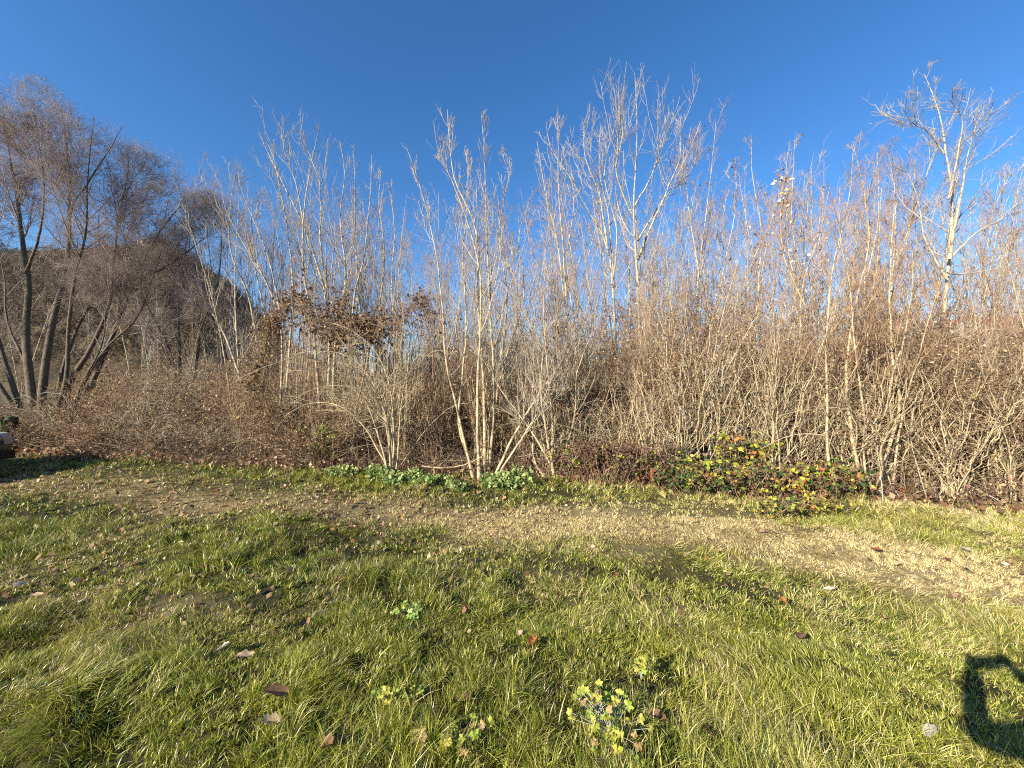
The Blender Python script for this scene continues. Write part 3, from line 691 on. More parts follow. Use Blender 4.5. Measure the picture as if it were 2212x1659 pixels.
# upright stems, middle
LBM = 'upright leafless shrub of many thin stems deep in the middle thicket'
mp = [make_shrub('upright_shrub', 90+k, 3.4, .55, 34, 7, 2.4, 520, .036, [M_brown, M_grtw, M_redtw, M_brown][k], [M_tan, M_pale, M_tan, M_dkst][k], LBM, 'shrub', 'thin stemmed shrubs of the middle thicket', BR, up=.12, arch=.1) for k in range(4)]
sp = []
for row, dy in enumerate((.85, 1.4, 2.2, 3.3)):
    for x in np.arange(-4.3-row*.4, 1.6, .74):
        xx = x+rs.uniform(-.25, .25); y = float(yh(xx))+dy+rs.uniform(-.25, .25); u = 1106+xx/y*F
        vt = np.interp(u, [560, 700, 860, 1000, 1200], [800, 740, 690, 650, 650])+rs.uniform(-20, 150)
        sp.append((xx, y, rs.uniform(.8, 1.1), (CZ+(HV-vt)/F*y)/3.3, row))
plant(mp, sp, 'thin stemmed shrub')
LBF = 'tan leafless shrub standing at the very front of the right thicket'
fp = [make_shrub('upright_shrub', 110+k, 2.6, .8, 22, 6, 2, 160, .034, M_tan, M_tan, LBF, 'shrub', 'tan stemmed shrubs along the right thicket edge', BR, up=.08, arch=.35) for k in range(4)]
sp = []
for x in np.arange(.2, 9.5, .52):
    xx = x+rs.uniform(-.2, .2); y = float(yh(xx))+rs.uniform(.35, .8)
    sp.append((xx, y, rs.uniform(.75, 1.1), rs.uniform(.55, 1.05), 0))
plant(fp, sp, 'tan leafless shrub')
# low tangle, left
LBW = 'low brown tangled shrub deep behind the front rows under the willows'
lp = [make_shrub('tangled_shrub', 100+k, 1.9, 1.1, 38, 9, 2.6, 2600, .038, [M_brown, M_grtw, M_brown][k], [M_brown, M_tan, M_dkst][k], LBW, 'shrub', 'low tangled shrubs under the willows', BR, [.35, .25, .2, .1, .1], up=0., arch=.9) for k in range(3)]
sp = []
for row, dy in enumerate((.6, 1.4, 2.3, 3.4, 4.8)):
    for x in np.arange(-15-row, -3.6-row*.3, .95):
        xx = x+rs.uniform(-.3, .3); y = float(yh(xx))+dy+rs.uniform(-.3, .3); u = 1106+xx/y*F
        if u < 110 and row < 1: continue
        vt = np.interp(u, [0, 120, 250, 400, 640], [850, 860, 800, 790, 790])+rs.uniform(-15, 50)-(45 if row > 2 and u > 150 else 0)
        if row == 0: vt += 60
        sp.append((xx, y, rs.uniform(.85, 1.15), (CZ+(HV-vt)/F*y)/1.75, row))
plant(lp, sp, 'low tangled shrub')

# loose undergrowth at the front of the whole hedge
b = Bag(); r = np.random.RandomState(15); n = 6500
x = r.rand(n)*26-13.5; y = yh(x)+.05+2.6*r.rand(n)**1.4; kk = ~((x < -9.0) & (y < 8.8)); x = x[kk]; y = y[kk]; n = len(x)
hh = (.25+.75*r.rand(n))*np.interp(y-yh(x), [0, .5, 2.5], [.4, 1, 1.3]); t = np.linspace(0, 1, 6); az = r.rand(n)*6.28; sp_ = .1+.5*r.rand(n)
P = np.stack([x[:, None]+np.cos(az)[:, None]*sp_[:, None]*t**1.4, y[:, None]+np.sin(az)[:, None]*sp_[:, None]*t**1.4, hh[:, None]*(t-.35*t**2.5)], -1)
P[:, 1:] += np.cumsum(r.randn(n, 5, 3)*.02, axis=1)
Q = np.full((n, 6), .0028)*(.5+.9*r.rand(n))[:, None]
P1, R1 = grow(r, P, Q, 3, .2, 1, (45, 16), .22, (1, .6), 4, .15, .02, .7, .0013)
tubes(b, P, Q, 3, pick(r, n, [(.3, .22, .15), (.42, .34, .24), (.2, .12, .09)])); tubes(b, P1, R1, 3, np.tile([[.24, .16, .11]], (len(P1), 1)))
n = 420; x = r.rand(n)*24-12.5; y = yh(x)+.25+1.3*r.rand(n); L_ = .9+1.5*r.rand(n); az = r.rand(n)*6.28; t = np.linspace(0, 1, 12); rise = .25+1.1*r.rand(n); kk = ~((x < -9.5) & (y < 9)); x, y, L_, az, rise = x[kk], y[kk], L_[kk], az[kk], rise[kk]; n = len(x)
Pc = np.stack([x[:, None]+(np.cos(az)*L_)[:, None]*t, y[:, None]+.5*(np.sin(az)*L_)[:, None]*t, rise[:, None]*np.sin(t*(1.6+r.rand(n)[:, None]))+.02], -1); Pc[:, 1:] += np.cumsum(r.randn(n, 11, 3)*.022, axis=1)
Pc[:, :, 1] = np.maximum(Pc[:, :, 1], yh(Pc[:, :, 0])+.05)
Qc = np.linspace(.007, .0022, 12)[None, :]*(.6+.8*r.rand(n))[:, None]; Pd, Rd = grow(r, Pc, Qc, 5, .2, 1, (40, 14), .35, (1, .5), 5, .15, .03, .6, .0015)
cc_ = pick(r, n, [(.46, .38, .27), (.36, .27, .18), (.5, .44, .33)]); tubes(b, Pc, Qc, 4, cc_); tubes(b, Pd, Rd, 3, np.tile([[.36, .28, .19]], (len(Pd), 1)))
nl = 11000; pp = along(r, P1, nl); small_leaves(b, pp, .03+.035*r.rand(nl), pick(r, nl, BR, [.32, .2, .26, .14, .08]), r, .65)
tag(b.build('undergrowth', M_leaf), 'brown undergrowth of dead stems and leaves along the foot of the thicket', 'undergrowth', kind='stuff')

# ------------------------------------------------------------------ dead creeper arch
def limb(name, label, pts, w0, w1, m, twigs=10, seed=0, cat='branch'):
    r = np.random.RandomState(seed); p3 = np.array([W(*q_) for q_ in pts]); P = resample(p3, 24)[None]; Q = np.linspace(w0, w1, 24)[None]
    b = Bag(); o = p3[0].copy()
    P = P+np.cumsum(r.randn(1, 24, 3)*.004, axis=1); tubes(b, P, Q, 6)
    P1, R1 = grow(r, P, Q, twigs, .2, 1, (40, 12), .3, (1, .6), 6, .12, .05, .5, .0016); tubes(b, P1, R1, 3)
    return tag(b.build(name, m, loc=o), label, cat)
def creeper(label, path, width, n, seed, lsz=.085, pal=None, name='dead_creeper', p=None, zs=.45):
    r = np.random.RandomState(seed); pts = np.array([W(*q_) for q_ in path]); cen = pts.mean(0).copy(); cen[2] = 0
    root = empty(name, cen, label, 'creeper')
    S = resample(pts, 60); base = np.repeat(S[None], 22, 0)+r.randn(22, 1, 3)*width*.25+np.sin(np.linspace(0, 9, 60)[None, :, None]+r.rand(22, 1, 3)*6.28)*width*.5
    base = base+np.cumsum(r.randn(22, 60, 3)*.02, axis=1)
    Q = np.full((22, 60), .0042)
    P1, R1 = grow(r, base, Q, 9, 0, 1, (60, 25), .4, (1, 1), 6, .25, -.12, .5, .0015)
    b = Bag(); tubes(b, base-cen, Q, 4); tubes(b, P1-cen, R1, 3)
    # hanging cords down to the soil
    k = r.randint(0, 60, 9); top = S[k]; t = np.linspace(0, 1, 10)
    H = np.stack([top[:, 0:1]+.12*np.sin(t*5)[None, :]*r.randn(9, 1), top[:, 1:2]+0*t[None, :]+.1*r.randn(9, 1)*t, top[:, 2:3]*(1-t)[None, :]-.03*t], -1)
    tubes(b, H-cen, np.full((9, 10), .006), 4); b.build('vine_stems', M_brown, root)
    b = Bag(); w_ = nz(np.arange(60)*.3, np.arange(60)*0, 1.1, seed % 5)
    ii = r.randint(0, 60, n); keep = r.rand(n) < np.clip(.6+.8*w_[ii], .12, 1); ii = ii[keep]; n = len(ii)
    pp = np.where((r.rand(n) < .6)[:, None], S[ii]+r.randn(n, 3)*width*np.array([.55, .5, zs])*(1+.6*nz(ii*.2, ii*0, .8, 3))[:, None], along(r, P1, n))
    pal = pal or [(.14, .08, .05), (.27, .16, .09), (.42, .29, .17), (.07, .05, .035), (.22, .22, .08)]
    leaves(b, pp-cen, lsz*(.5+.8*r.rand(n)), pick(r, n, pal, p or [.33, .22, .10, .31, .04]), r, .62, droop=.8); b.build('leaves', M_leaf, root)
creeper('ragged dark clump of dead creeper leaves hung between the pale trees, right half', [(722, 730, 7.8), (755, 700, 7.7), (790, 712, 7.7), (820, 700, 7.6), (838, 720, 7.6)], .24, 3700, 41, zs=.95, lsz=.075, p=[.33, .17, .07, .40, .03])
creeper('rust brown creeper leaves draped over stems left of the dark clump', [(588, 715, 7.9), (606, 672, 7.9), (640, 640, 7.9), (664, 668, 7.8), (690, 715, 7.8), (722, 690, 7.8), (735, 640, 7.8)], .16, 1900, 43, zs=.8, lsz=.07)
creeper('few creeper leaves dangling right of the dark clump beside the pale coppice', [(862, 700, 7.5), (876, 660, 7.4), (915, 650, 7.3), (930, 700, 7.2)], .22, 330, 44, zs=1., lsz=.065)
creeper('brown column of creeper leaves hanging down left of the ragged clump', [(590, 690, 7.9), (572, 740, 7.8), (565, 780, 7.7), (545, 830, 7.6), (556, 900, 7.5)], .19, 2300, 42, lsz=.055, pal=[(.2, .13, .07), (.3, .21, .11), (.42, .32, .17), (.09, .06, .04), (.24, .25, .07)], p=[.3, .27, .15, .18, .10])
limb('creeper_cord', 'dead creeper stem sagging from the ragged clump to the ground', [(800, 730, 7.7), (790, 800, 7.6), (770, 880, 7.5), (775, 990, 7.3)], .012, .010, M_brown, 8, 61, 'creeper')

# ------------------------------------------------------------------ brambles with autumn leaves
def bramble(label, x, y, wx, wy, h, ncane, nleaf, pal, p, seed, lsz=.065):
    r = np.random.RandomState(seed); root = empty('bramble_bush', (x, y, 0), label, 'bramble')
    t = np.linspace(0, 1, 12); az = r.rand(ncane)*6.28; L = (.4+.6*r.rand(ncane))
    bx = r.randn(ncane)*wx*.3; by = r.randn(ncane)*wy*.3
    P = np.stack([bx[:, None]+np.cos(az)[:, None]*L[:, None]*wx*.6*t, by[:, None]+np.sin(az)[:, None]*L[:, None]*wy*.6*t, (h*(.6+.5*r.rand(ncane)))[:, None]*np.sin(t*2.3)[None, :]], -1)
    P += np.cumsum(r.randn(ncane, 12, 3)*.008, axis=1); Q = np.full((ncane, 12), .003)
    P1, R1 = grow(r, P, Q, 5, .15, 1, (55, 15), .16, (1, .8), 4, .2, .05, .7, .0014)
    b = Bag(); tubes(b, P, Q, 4); tubes(b, P1, R1, 3); b.build('canes', M_brown, root)
    pos = np.concatenate([along(r, P1, nleaf*2//3), along(r, P, nleaf-nleaf*2//3, .2, 1)])
    # colour runs in drifts
    f = nz(pos[:, 0]+x, pos[:, 2]*1.5+pos[:, 1], .11, seed % 6); order = np.argsort(np.argsort(f+.7*r.randn(nleaf)))/nleaf
    ci = np.searchsorted(np.cumsum(p), order).clip(0, len(pal)-1)
    col = np.clip(np.array(pal)[ci]*(1+.2*r.randn(nleaf, 1)), .01, .9)
    b = Bag(); leaves(b, pos, lsz*(.55+.7*r.rand(nleaf)), col, r, .72); b.build('leaves', M_green, root)
    return root
YEL = (.56, .50, .06); YG = (.28, .34, .05); DG = (.045, .09, .025); RED = (.30, .08, .05); ORG = (.42, .22, .07); MAR = (.13, .065, .05); DB = (.14, .09, .06)
def atg(u, v): d = CZ*F/(v-HV); return (u-1106)/F*d, d
x, y = atg(1330, 1062); bramble('maroon and brown leaved bramble at the left of the bramble bank', x, y+.25, 1.1, .5, .62, 120, 3300, [MAR, DB, RED, DG, YG, YEL], [.27, .52, .02, .12, .05, .02], 201, .042)
x, y = atg(1425, 1066); bramble('low reddish bramble tuft with rusty leaves beside the green bramble', x, y+.15, .5, .3, .33, 50, 1000, [RED, MAR, ORG, DB], [.14, .4, .06, .4], 202, .045)
x, y = atg(1520, 1075); bramble('bright green and yellow leaved bramble mound in the middle of the bank', x, y+.2, .75, .42, .42, 75, 1500, [DG, YG, DB, YEL, ORG], [.40, .26, .20, .11, .03], 203, .062)
x, y = atg(1660, 1068); bramble('tallest bramble with large bright yellow leaves on top', x, y+.45, .6, .4, .78, 50, 560, [YG, YEL, DG, DB, ORG], [.22, .27, .28, .18, .05], 204, .078)
x, y = atg(1660, 1085); bramble('mixed dark green and orange bramble spreading under the yellow one', x, y+.2, .9, .5, .36, 90, 1700, [DG, DB, ORG, YG, RED, YEL], [.36, .40, .03, .13, .02, .06], 205, .055)
x, y = atg(1805, 1088); bramble('red and yellow leaved bramble at the right end of the bank', x, y+.2, .75, .45, .44, 80, 1500, [DG, YEL, RED, YG, DB, ORG], [.32, .13, .04, .16, .32, .03], 206, .06)
x, y = atg(1730, 1112); bramble('flat trailing bramble creeping out onto the grass', x, y+.05, .8, .3, .14, 40, 420, [DG, YG, YEL, ORG], [.4, .3, .2, .1], 207, .05)
x, y = atg(690, 1012); bramble('small pale green bush at the foot of the hedge left of the arching shrub', x, y+.15, .45, .3, .75, 45, 700, [YG, (.18, .25, .08), DB], [.4, .4, .2], 208, .05)
x, y = W(1100, 0, 6.5)[:2]
r = np.random.RandomState(33)

# ------------------------------------------------------------------ dead branch, standing bramble canes
limb('fallen_branch', 'pale curved dead branch lying above the nettles', [(910, 1006, 6.35), (960, 1008, 6.3), (1010, 1000, 6.25), (1062, 975, 6.2)], .013, .006, M_tan, 3, 1)
limb('leaning_cane', 'long pale dry cane slanting down to the grass at the right end', [(1975, 990, 5.6), (2060, 1030, 5.2), (2150, 1075, 4.85), (2212, 1105, 4.7)], .006, .005, M_pale, 2, 2, 'cane')
limb('leaning_cane', 'short pale upright cane standing at the right edge of the brambles', [(1908, 1090, 4.95), (1904, 1050, 5.0), (1900, 1010, 5.05), (1890, 960, 5.1)], .006, .003, M_pale, 3, 3, 'cane')
limb('fallen_branch', 'forked grey dead branch in the tangle under the willows', [(205, 968, 8.6), (245, 940, 8.8), (262, 945, 8.9), (285, 985, 8.3)], .014, .008, M_pale, 3, 4)
limb('leaning_branch', 'long bare branch leaning left across the right thicket', [(2120, 900, 6.2), (1960, 850, 6.0), (1800, 820, 5.8), (1620, 850, 5.9)], .014, .004, M_pale, 16, 5)
limb('leaning_branch', 'thin bare branch rising out to the left below the hill', [(640, 770, 7.4), (560, 800, 7.0), (500, 830, 7.0)], .008, .003, M_pale, 10, 6)

# ------------------------------------------------------------------ ivy stump
x, y = W(22, 930, 9.0)[:2]
st = empty('ivy_stump', (x, y, 0), 'short dark ivy covered stump with a mossy top behind the car', 'tree stump')
r = np.random.RandomState(3); t = np.linspace(0, 1, 9); P = np.stack([.03*np.sin(t*3), 0*t, .86*t-.05], 1)[None]; b = Bag(); tubes(b, P, (.10-.02*t)[None], 10); b.build('trunk', M_will, st)
b = Bag(); a = np.arange(12)/12*6.28; rr = np.array([.085, .08, .05, .001]); zz = np.array([.80, .825, .84, .842])
V = np.stack([.004+rr[:, None]*np.cos(a), rr[:, None]*np.sin(a), zz[:, None]+0*a], -1); i = np.arange(3)[:, None]*12; k = np.arange(12)[None, :]
b.add(V.reshape(-1, 3), q=np.stack([i+k, i+(k+1) % 12, i+12+(k+1) % 12, i+12+k], -1).reshape(-1, 4)); b.build('moss_cap', mat('moss', (.03, .05, .02), .95, noise=(30, (.06, .08, .03), .4, .6), bump=.8), st)
b = Bag(); n = 420; a = r.rand(n)*6.28; z = .1+.7*r.rand(n); leaves(b, np.stack([.11*np.cos(a), .11*np.sin(a), z], 1), .04+.03*r.rand(n), pick(r, n, [(.03, .06, .02), (.06, .1, .03)]), r, .9); b.build('ivy_leaves', M_green, st)

# ------------------------------------------------------------------ the parked car at the left edge
def make_car(x, y, rz):
    car = empty('parked_car', (x, y, 0), 'dark grey parked car with its nose just entering the picture', 'car', rz=rz)
    L_, Wd = 4.2, 1.74
    paint = mat('grey_paint', (.05, .05, .055), .5, spec=.4, metallic=.3, coat=.15, noise=(3, (.075, .07, .065), .4, .7))
    glass = mat('car_glass', (.02, .025, .03), .06, spec=.6); blk = mat('black_plastic', (.012, .012, .013), .6); chrome = mat('headlamp_glass', (.22, .23, .23), .2, spec=.5)
    rub = mat('tyre_rubber', (.012, .012, .012), .85); al = mat('alloy', (.45, .45, .46), .35, metallic=.9)
    # nose at x=0, body runs to -x; profile lofted over the width
    prof = [(-.02, .30), (.0, .45), (-.03, .60), (-.12, .72), (-.45, .80), (-1.05, .90), (-1.2, .93), (-1.85, 1.36), (-2.5, 1.44), (-3.2, 1.40), (-3.85, 1.02), (-4.12, .95), (-4.2, .75), (-4.18, .38), (-4.05, .22), (-.2, .22)]
    b = Bag(); rows = []; ys = [-1, -.96, -.82, -.5, 0, .5, .82, .96, 1]
    for s_ in ys:
        a_ = abs(s_); row = []
        for (px, pz) in prof:
            cx = -2.1+(px+2.1)*(1-.07*a_**3); yy = s_*Wd/2
            if pz > .93: yy *= 1-.20*(pz-.93)/.5; cz = pz-.05*a_**3
            else: cz = pz-.06*a_**4 if pz > .6 else pz+.05*a_**6
            row.append((cx, yy, cz))
        rows.append(row)
    V = np.array(rows); m_ = len(prof); k = np.arange(len(ys)-1)[:, None]*m_; j = np.arange(m_)[None, :]
    q = np.stack([k+j, k+(j+1) % m_, k+m_+(j+1) % m_, k+m_+j], -1).reshape(-1, 4)
    b.add(V.reshape(-1, 3), q=q)
    for e, row in ((0, 0), (1, len(ys)-1)):    # flanks
        c = V[row].mean(0); vv = np.vstack([V[row], c]); tt = [(i_, (i_+1) % m_, m_) for i_ in range(m_)]
        b.add(vv, t=tt)
    b.build('body', paint, car)
    def pan(name, vs, m, th=.012, par=car):
        b = Bag(); vs = np.array(vs, float); nrm = unit(np.cross(vs[1]-vs[0], vs[2]-vs[0])); nn_ = len(vs)
        o2 = vs+nrm*th; q = [(i_, (i_+1) % nn_, nn_+(i_+1) % nn_, nn_+i_) for i_ in range(nn_)]
        b.add(np.vstack([vs, o2]), q=q+[tuple(range(nn_, 2*nn_))]) if nn_ == 4 else None
        return b.build(name, m, par, smooth=False)
    pan('windscreen', [(-1.24, -.66, .97), (-1.24, .66, .97), (-1.82, .58, 1.345), (-1.82, -.58, 1.345)], glass)
    for sgn in (-1, 1):
        vv = [(-1.45, sgn*.865, .95), (-3.7, sgn*.865, .97), (-3.2, sgn*.75, 1.32), (-1.9, sgn*.75, 1.31)]
        pan('side_window', vv if sgn > 0 else vv[::-1], glass)
        for wx in (-.78, -3.35):
            wh = Bag(); a = np.arange(24)/24*6.28
            for (r1, yo) in (((.30, .31, .31, .30)), ((0, .09, .09, 0))),: pass
            rad_ = [.19, .30, .315, .315, .30, .19]; yo = [-.10, -.10, -.07, .07, .10, .10]
            V = np.stack([np.stack([wx+rr_*np.cos(a), sgn*.79+y_+0*a, .31+rr_*np.sin(a)], 1) for rr_, y_ in zip(rad_, yo)])
            i_ = np.arange(5)[:, None]*24; k_ = np.arange(24)[None, :]
            wh.add(V.reshape(-1, 3), q=np.stack([i_+k_, i_+(k_+1) % 24, i_+24+(k_+1) % 24, i_+24+k_], -1).reshape(-1, 4)); wo = wh.build('wheel', rub, car)
            rb = Bag(); face = sgn*.86
            for s5 in range(5):
                a0 = s5*1.2566; c_, s__ = math.cos(a0), math.sin(a0); wv = .03
                p_ = [(wx+c_*.0-s__*wv, face, .31+s__*.0+c_*wv), (wx+s__*wv, face, .31-c_*wv), (wx+c_*.19+s__*wv, face, .31+s__*.19-c_*wv), (wx+c_*.19-s__*wv, face, .31+s__*.19+c_*wv)]
                p2 = [(u_, v_-sgn*.03, w__) for u_, v_, w__ in p_]; rb.add(p_+p2, q=[(0, 1, 2, 3), (7, 6, 5, 4), (0, 4, 5, 1), (1, 5, 6, 2), (2, 6, 7, 3), (3, 7, 4, 0)])
            rb.build('rim', al, wo, smooth=False)
        hb_ = Bag(); hv = []
        for yy, sh in ((.50, 0), (.66, -.03), (.80, -.12), (.845, -.28)):
            hv += [(.0+sh-.005, sgn*yy, .52+.02*(yy-.5)), (.005+sh-.01, sgn*yy, .63), (-.07+sh, sgn*yy, .705)]
        hv = np.array(hv)+np.array([.018, sgn*.012, 0]); qq = [(i_*3+j_, i_*3+j_+1, (i_+1)*3+j_+1, (i_+1)*3+j_) for i_ in range(3) for j_ in range(2)]
        hb_.add(hv, q=qq); hb_.build('headlight', chrome, car)
        fb = Bag(); box(fb, -.06, .012, sgn*.64-.06, sgn*.64+.06, .33, .39); fb.build('fog_lamp', chrome, car, smooth=False)
        mb_ = Bag(); box(mb_, -1.5, -1.38, sgn*.98-.09, sgn*.98+.07, .98, 1.10); mb_.build('wing_mirror', paint, car, smooth=False)
    gb_ = Bag()
    for z_ in (.44, .48, .52, .56): box(gb_, -.03, .02, -.42, .42, z_, z_+.018)
    gb_.build('grille', blk, car, smooth=False)
    gb_ = Bag(); box(gb_, -.05, .022, -.70, .70, .26, .40); gb_.build('bumper_intake', blk, car, smooth=False)
    gb_ = Bag(); box(gb_, 0, .030, -.26, .26, .40, .42+.09); gb_.build('number_plate', mat('plate', (.7, .7, .7), .5), car, smooth=False)
    return car
make_car(-8.72, 6.2, R(14))

# ------------------------------------------------------------------ photographer, whose arms throw the shadow at the right
def skin_mesh(name, verts, edges, radii, m, parent=None, loc=None, root=0, sub=2):
    me = bpy.data.meshes.new(name); me.from_pydata(verts, edges, []); o = bpy.data.objects.new(name, me); C.objects.link(o)
    if loc is not None: o.location = loc
    mo = o.modifiers.new('skin', 'SKIN'); mo.use_smooth_shade = True
    for i_, rr_ in enumerate(radii):
        sv = me.skin_vertices[0].data[i_]; sv.radius = (rr_, rr_) if not isinstance(rr_, tuple) else rr_; sv.use_root = (i_ == root)
    sb = o.modifiers.new('sub', 'SUBSURF'); sb.levels = 1; sb.render_levels = sub
    me.materials.append(m)
    if parent: o.parent = parent
    return o
cloth = mat('dark_jacket', (.03, .035, .045), .85); skin = mat('skin', (.5, .31, .23), .55); jeans = mat('jeans', (.04, .06, .11), .85)
hx_, hy_ = .08, -.36
per = empty('person', (hx_, hy_, 0), 'person in dark jacket holding up a phone, casting the shadow at lower right', 'person')
def rel(v): return [(a-hx_, b_-hy_, c_) for a, b_, c_ in v]
vb = rel([(.08, -.36, .98), (.08, -.36, 1.18), (.08, -.35, 1.38), (.08, -.34, 1.48), (.08, -.31, 1.56),
          (-.10, -.33, 1.38), (-.07, -.08, 1.22), (-.06, -.06, 1.40), (-.05, -.045, 1.49),
          (.27, -.34, 1.38), (.42, -.20, 1.20), (.24, -.08, 1.40), (.16, -.05, 1.48),
          (-.01, -.36, .92), (-.02, -.33, .50), (-.03, -.36, .09), (-.04, -.24, .05),
          (.17, -.36, .92), (.19, -.33, .50), (.20, -.36, .09), (.22, -.24, .05)])
eb = [(0, 1), (1, 2), (2, 3), (3, 4), (2, 5), (5, 6), (6, 7), (7, 8), (2, 9), (9, 10), (10, 11), (11, 12), (0, 13), (13, 14), (14, 15), (15, 16), (0, 17), (17, 18), (18, 19), (19, 20)]
rb_ = [(.16, .12), (.15, .11), (.15, .11), .06, .06, .07, .055, .045, .03, .07, .05, .04, .03, .09, .065, .05, .04, .09, .065, .05, .04]
skin_mesh('body', vb, eb, rb_, cloth, per)
# head with nose and ears
b = Bag(); nu, nv = 20, 14
U_ = np.arange(nu)/nu*6.2832; V_ = np.linspace(.05, math.pi-.05, nv); hv = []
for a_ in V_:
    for u_ in U_:
        xx = .078*math.sin(a_)*math.cos(u_); yy = .098*math.sin(a_)*math.sin(u_); zz = .118*math.cos(a_)
        if zz < 0: xx *= 1-.25*(-zz/.118); 
        if abs(u_-math.pi/2) < .35 and -.045 < zz < .02: yy += .022
        hv.append((xx, yy+.05, 1.66+zz))
i_ = np.arange(nv-1)[:, None]*nu; k_ = np.arange(nu)[None, :]; b.add(hv, q=np.stack([i_+k_, i_+nu+k_, i_+nu+(k_+1) % nu, i_+(k_+1) % nu], -1).reshape(-1, 4)); b.build('head', skin, per)
b = Bag(); hv2 = [((x_)*1.08, (y_-.05)*1.08+.035, (z_-1.66)*1.08+1.68) for x_, y_, z_ in hv[:nu*8]]
i_ = np.arange(7)[:, None]*nu; b.add(hv2, q=np.stack([i_+k_, i_+nu+k_, i_+nu+(k_+1) % nu, i_+(k_+1) % nu], -1).reshape(-1, 4)); b.build('hair', mat('hair', (.05, .035, .025), .7), per)
for sx, hx0 in ((-1, -.055), (1, .155)):
    V0 = [(hx0, -.045, 1.475), (hx0, -.035, 1.515)]; E0 = [(0, 1)]; R0 = [(.022, .03), (.02, .034)]
    for f_ in range(4):
        z0 = 1.487+.016*f_; b0 = len(V0); V0 += [(hx0, -.03, z0), (hx0-sx*.012, -.016+.0, z0+.004), (hx0-sx*.034, -.020, z0+.002)]
        E0 += [(1, b0), (b0, b0+1), (b0+1, b0+2)]; R0 += [.009, .0085, .007]
    b0 = len(V0); V0 += [(hx0-sx*.008, -.05, 1.49), (hx0-sx*.030, -.055, 1.497)]; E0 += [(0, b0), (b0, b0+1)]; R0 += [.010, .008]
    skin_mesh('hand', rel(V0), E0, R0, skin, per, sub=1)
ph = Bag(); box(ph, -.045, .115, -.046, -.036, 1.472, 1.545); tag(ph.build('phone', mat('phone_body', (.02, .02, .022), .3), smooth=False), 'black phone held sideways in both hands of the photographer', 'phone')

# ------------------------------------------------------------------ foreground small things
LCOL = {'brown': (.24, .13, .08), 'tan': (.55, .40, .26), 'pale': (.50, .46, .37), 'red': (.32, .10, .05), 'dark': (.09, .05, .035), 'orange': (.5, .2, .07)}
FL = [(600, 1535, 'brown', .075, 'curled brown leaf standing in grass at bottom centre left'), (905, 1620, 'tan', .07, 'pinkish tan curled leaf near the bottom edge'), (700, 1638, 'brown', .07, 'flat reddish brown leaf at the bottom edge'),
      (1000, 1515, 'dark', .07, 'dark crumpled leaf sunk in the lush grass'), (530, 1440, 'tan', .06, 'small tan leaf beside dark tufts, left of centre'), (1895, 1207, 'red', .055, 'bright red fallen leaf on the dry track'),
      (2008, 1582, 'pale', .055, 'pale leaf next to the arm shadow'), (1790, 1275, 'pale', .05, 'whitish leaf on grass below the track'), (2085, 1195, 'pale', .07, 'white leaf on short grass at the right'),
      (480, 1420, 'pale', .05, 'little pale leaf among grass left of the centre'), (75, 1305, 'tan', .06, 'tan leaf in grass at the far left'), (45, 1275, 'pale', .05, 'pale leaf above the tan one, far left'),
      (700, 1220, 'dark', .06, 'dark leaf on the left turf'), (745, 1100, 'tan', .06, 'tan leaf where turf meets dry track'), (1150, 1388, 'orange', .06, 'rusty orange leaf mid lawn'),
      (1420, 1540, 'brown', .06, 'brown leaf beside the yellow leaved weed'), (1545, 1590, 'dark', .07, 'dark curled leaf right of the yellow weed'), (1330, 1240, 'brown', .06, 'brown leaf just below the dry track'),
      (1690, 1300, 'orange', .06, 'orange leaf right of centre'), (1910, 1340, 'brown', .065, 'dull brown leaf in the right lawn'), (590, 1600, 'tan', .06, 'folded tan leaf low in the lower left grass'), (1730, 1385, 'brown', .06, 'brown leaf in the sunny right grass')]
for j, (u, v, cn, sz, lb) in enumerate(FL):
    r = np.random.RandomState(300+j); x, y = atg(u, v); z = float(gz(np.array(x), np.array(y)))+.045
    b = Bag(); n = 7; L_ = sz*1.5; cv = r.uniform(.3, .9)
    tt = np.linspace(0, 1, n); wv = np.sin(np.clip(tt*1.02, 0, 1)*math.pi)**.7*sz*.42*(1+.15*np.sin(tt*17))
    V = []
    for t_, w_ in zip(tt, wv):
        for s_ in (-1, -.5, 0, .5, 1): V.append((s_*w_, (t_-.5)*L_, abs(s_)**1.5*w_*cv+.25*L_*cv*(t_-.5)**2*2+.003*r.randn()))
    V = np.array(V); a0 = r.rand()*6.28; R2 = np.array([[math.cos(a0), -math.sin(a0)], [math.sin(a0), math.cos(a0)]]); V[:, :2] = V[:, :2]@R2.T
    tilt = r.uniform(-.6, .6); V[:, 2] += V[:, 0]*tilt
    i_ = np.arange(n-1)[:, None]*5; k_ = np.arange(4)[None, :]
    b.add(V, q=np.stack([i_+k_, i_+k_+1, i_+6+k_, i_+5+k_], -1).reshape(-1, 4), col=np.clip(np.array(LCOL[cn])*(1+.15*r.randn(len(V), 1)), 0, 1))
    o = b.build('fallen_leaf', M_leaf); o.location = (x, y, z); tag(o, lb, 'leaf', 'fallen leaves lying singly on the grass')

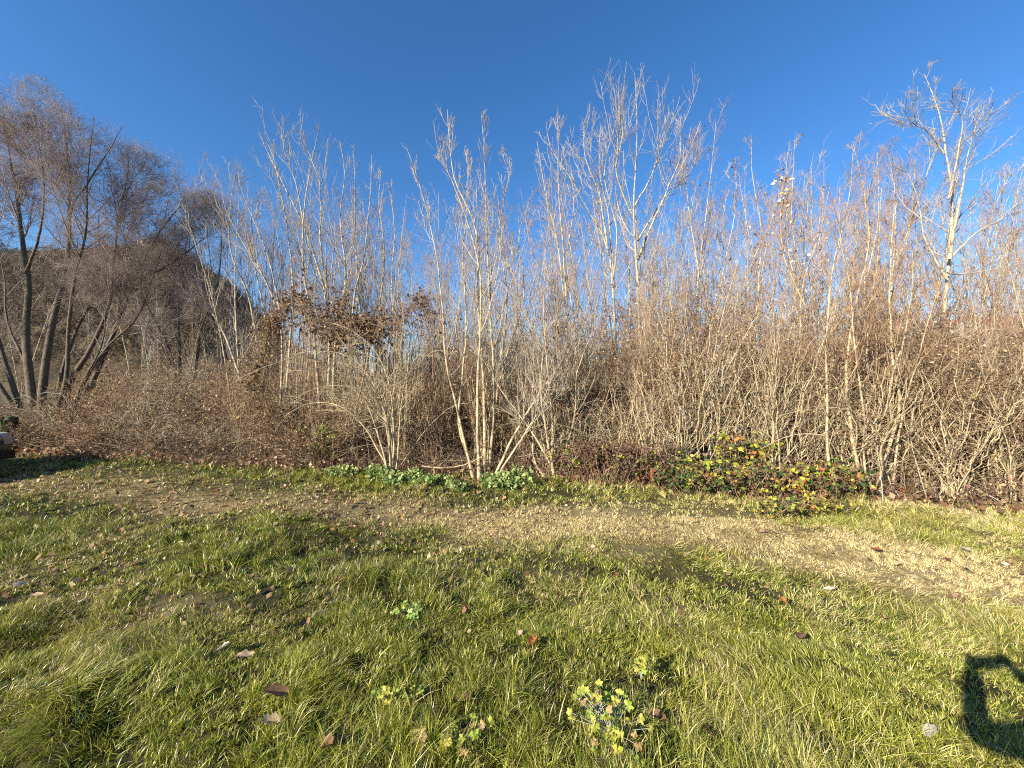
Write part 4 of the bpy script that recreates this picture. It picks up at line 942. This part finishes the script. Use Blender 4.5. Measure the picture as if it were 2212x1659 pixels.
def weed(u, v, n, col, label, seed, h=.10, spread=.10):
    r = np.random.RandomState(seed); x, y = atg(u, v); z = float(gz(np.array(x), np.array(y))); root = empty('yellow_weed', (x, y, z), label, 'weed')
    st_ = Bag(); lf = Bag()
    for k in range(n):
        a = r.rand()*6.28; d_ = spread*r.rand()**.6; e = np.array([d_*math.cos(a), d_*math.sin(a), h*(.6+.5*r.rand())])
        P = resample([(0, 0, 0), (e[0]*.3, e[1]*.3, e[2]*.6), tuple(e)], 8); tubes(st_, P[None], np.full((1, 8), .0011), 4)
        s_ = .012+.013*r.rand(); nrm = unit(np.array([r.randn()*.5, r.randn()*.5-.4, 1])); ux = unit(np.cross(nrm, [math.cos(a+1), math.sin(a+1), .1])); uy = np.cross(nrm, ux)
        # palmate leaf with five toothed lobes
        ang = np.arange(21)/20*2*math.pi*.92+.25; rr_ = s_*(.55+.45*np.abs(np.cos(ang*2.5)))*(1+.12*np.sin(ang*15))
        V = [e]+[e+ux*q_*math.cos(t_)+uy*q_*math.sin(t_)+nrm*s_*.15*math.sin(t_*3) for t_, q_ in zip(ang, rr_)]
        c_ = np.clip(np.array(col[r.randint(len(col))])*(1+.15*r.randn()), .01, .95)
        lf.add(V, t=[(0, i_, i_+1) for i_ in range(1, 21)], col=c_)
    st_.build('stalks', M_green, root); lf.build('leaves', M_green, root, smooth=False)
YW = [(.38, .40, .05), (.25, .33, .05), (.44, .42, .08)]; YB = YW+[(.42, .28, .12)]
weed(1320, 1600, 48, YB, 'yellow green lobed weed patch, largest, at the bottom edge', 401, .085, .19)
weed(1290, 1530, 22, YW, 'yellow weed just above the largest weed patch', 402, .085, .12)
weed(1385, 1445, 14, YW, 'small upright yellow weed above the patch', 403, .10, .06)
weed(890, 1500, 18, YW, 'small yellow lobed weed left of the bottom centre', 404, .08, .10)
weed(1005, 1610, 22, YB, 'pale yellow weed by the bottom edge in the centre', 405, .08, .11)
weed(880, 1330, 20, [(.28, .42, .10), (.4, .5, .12)], 'light green lobed weed in the middle of the lawn', 406, .07, .10)
weed(830, 1515, 12, YW, 'tiny yellow weed leftmost of the row of weeds', 407, .08, .07)
# tall stalk at the left
x, y = atg(165, 1600); z = float(gz(np.array(x), np.array(y))); b = Bag()
P = resample([(0, 0, 0), (0, 0, .12), (.004, 0, .24)], 10); tubes(b, P[None], np.linspace(.0028, .0016, 10)[None], 5, np.array([[.09, .15, .05]]))
P = resample([(.0, 0, .10), (.03, -.005, .07), (.07, -.01, .02)], 8); tubes(b, P[None], np.linspace(.0022, .001, 8)[None], 4, np.array([[.09, .15, .05]]))
o = b.build('grass_stalk', M_green); o.location = (x, y, z); tag(o, 'single tall dark grass stalk standing at the lower left', 'grass stalk')
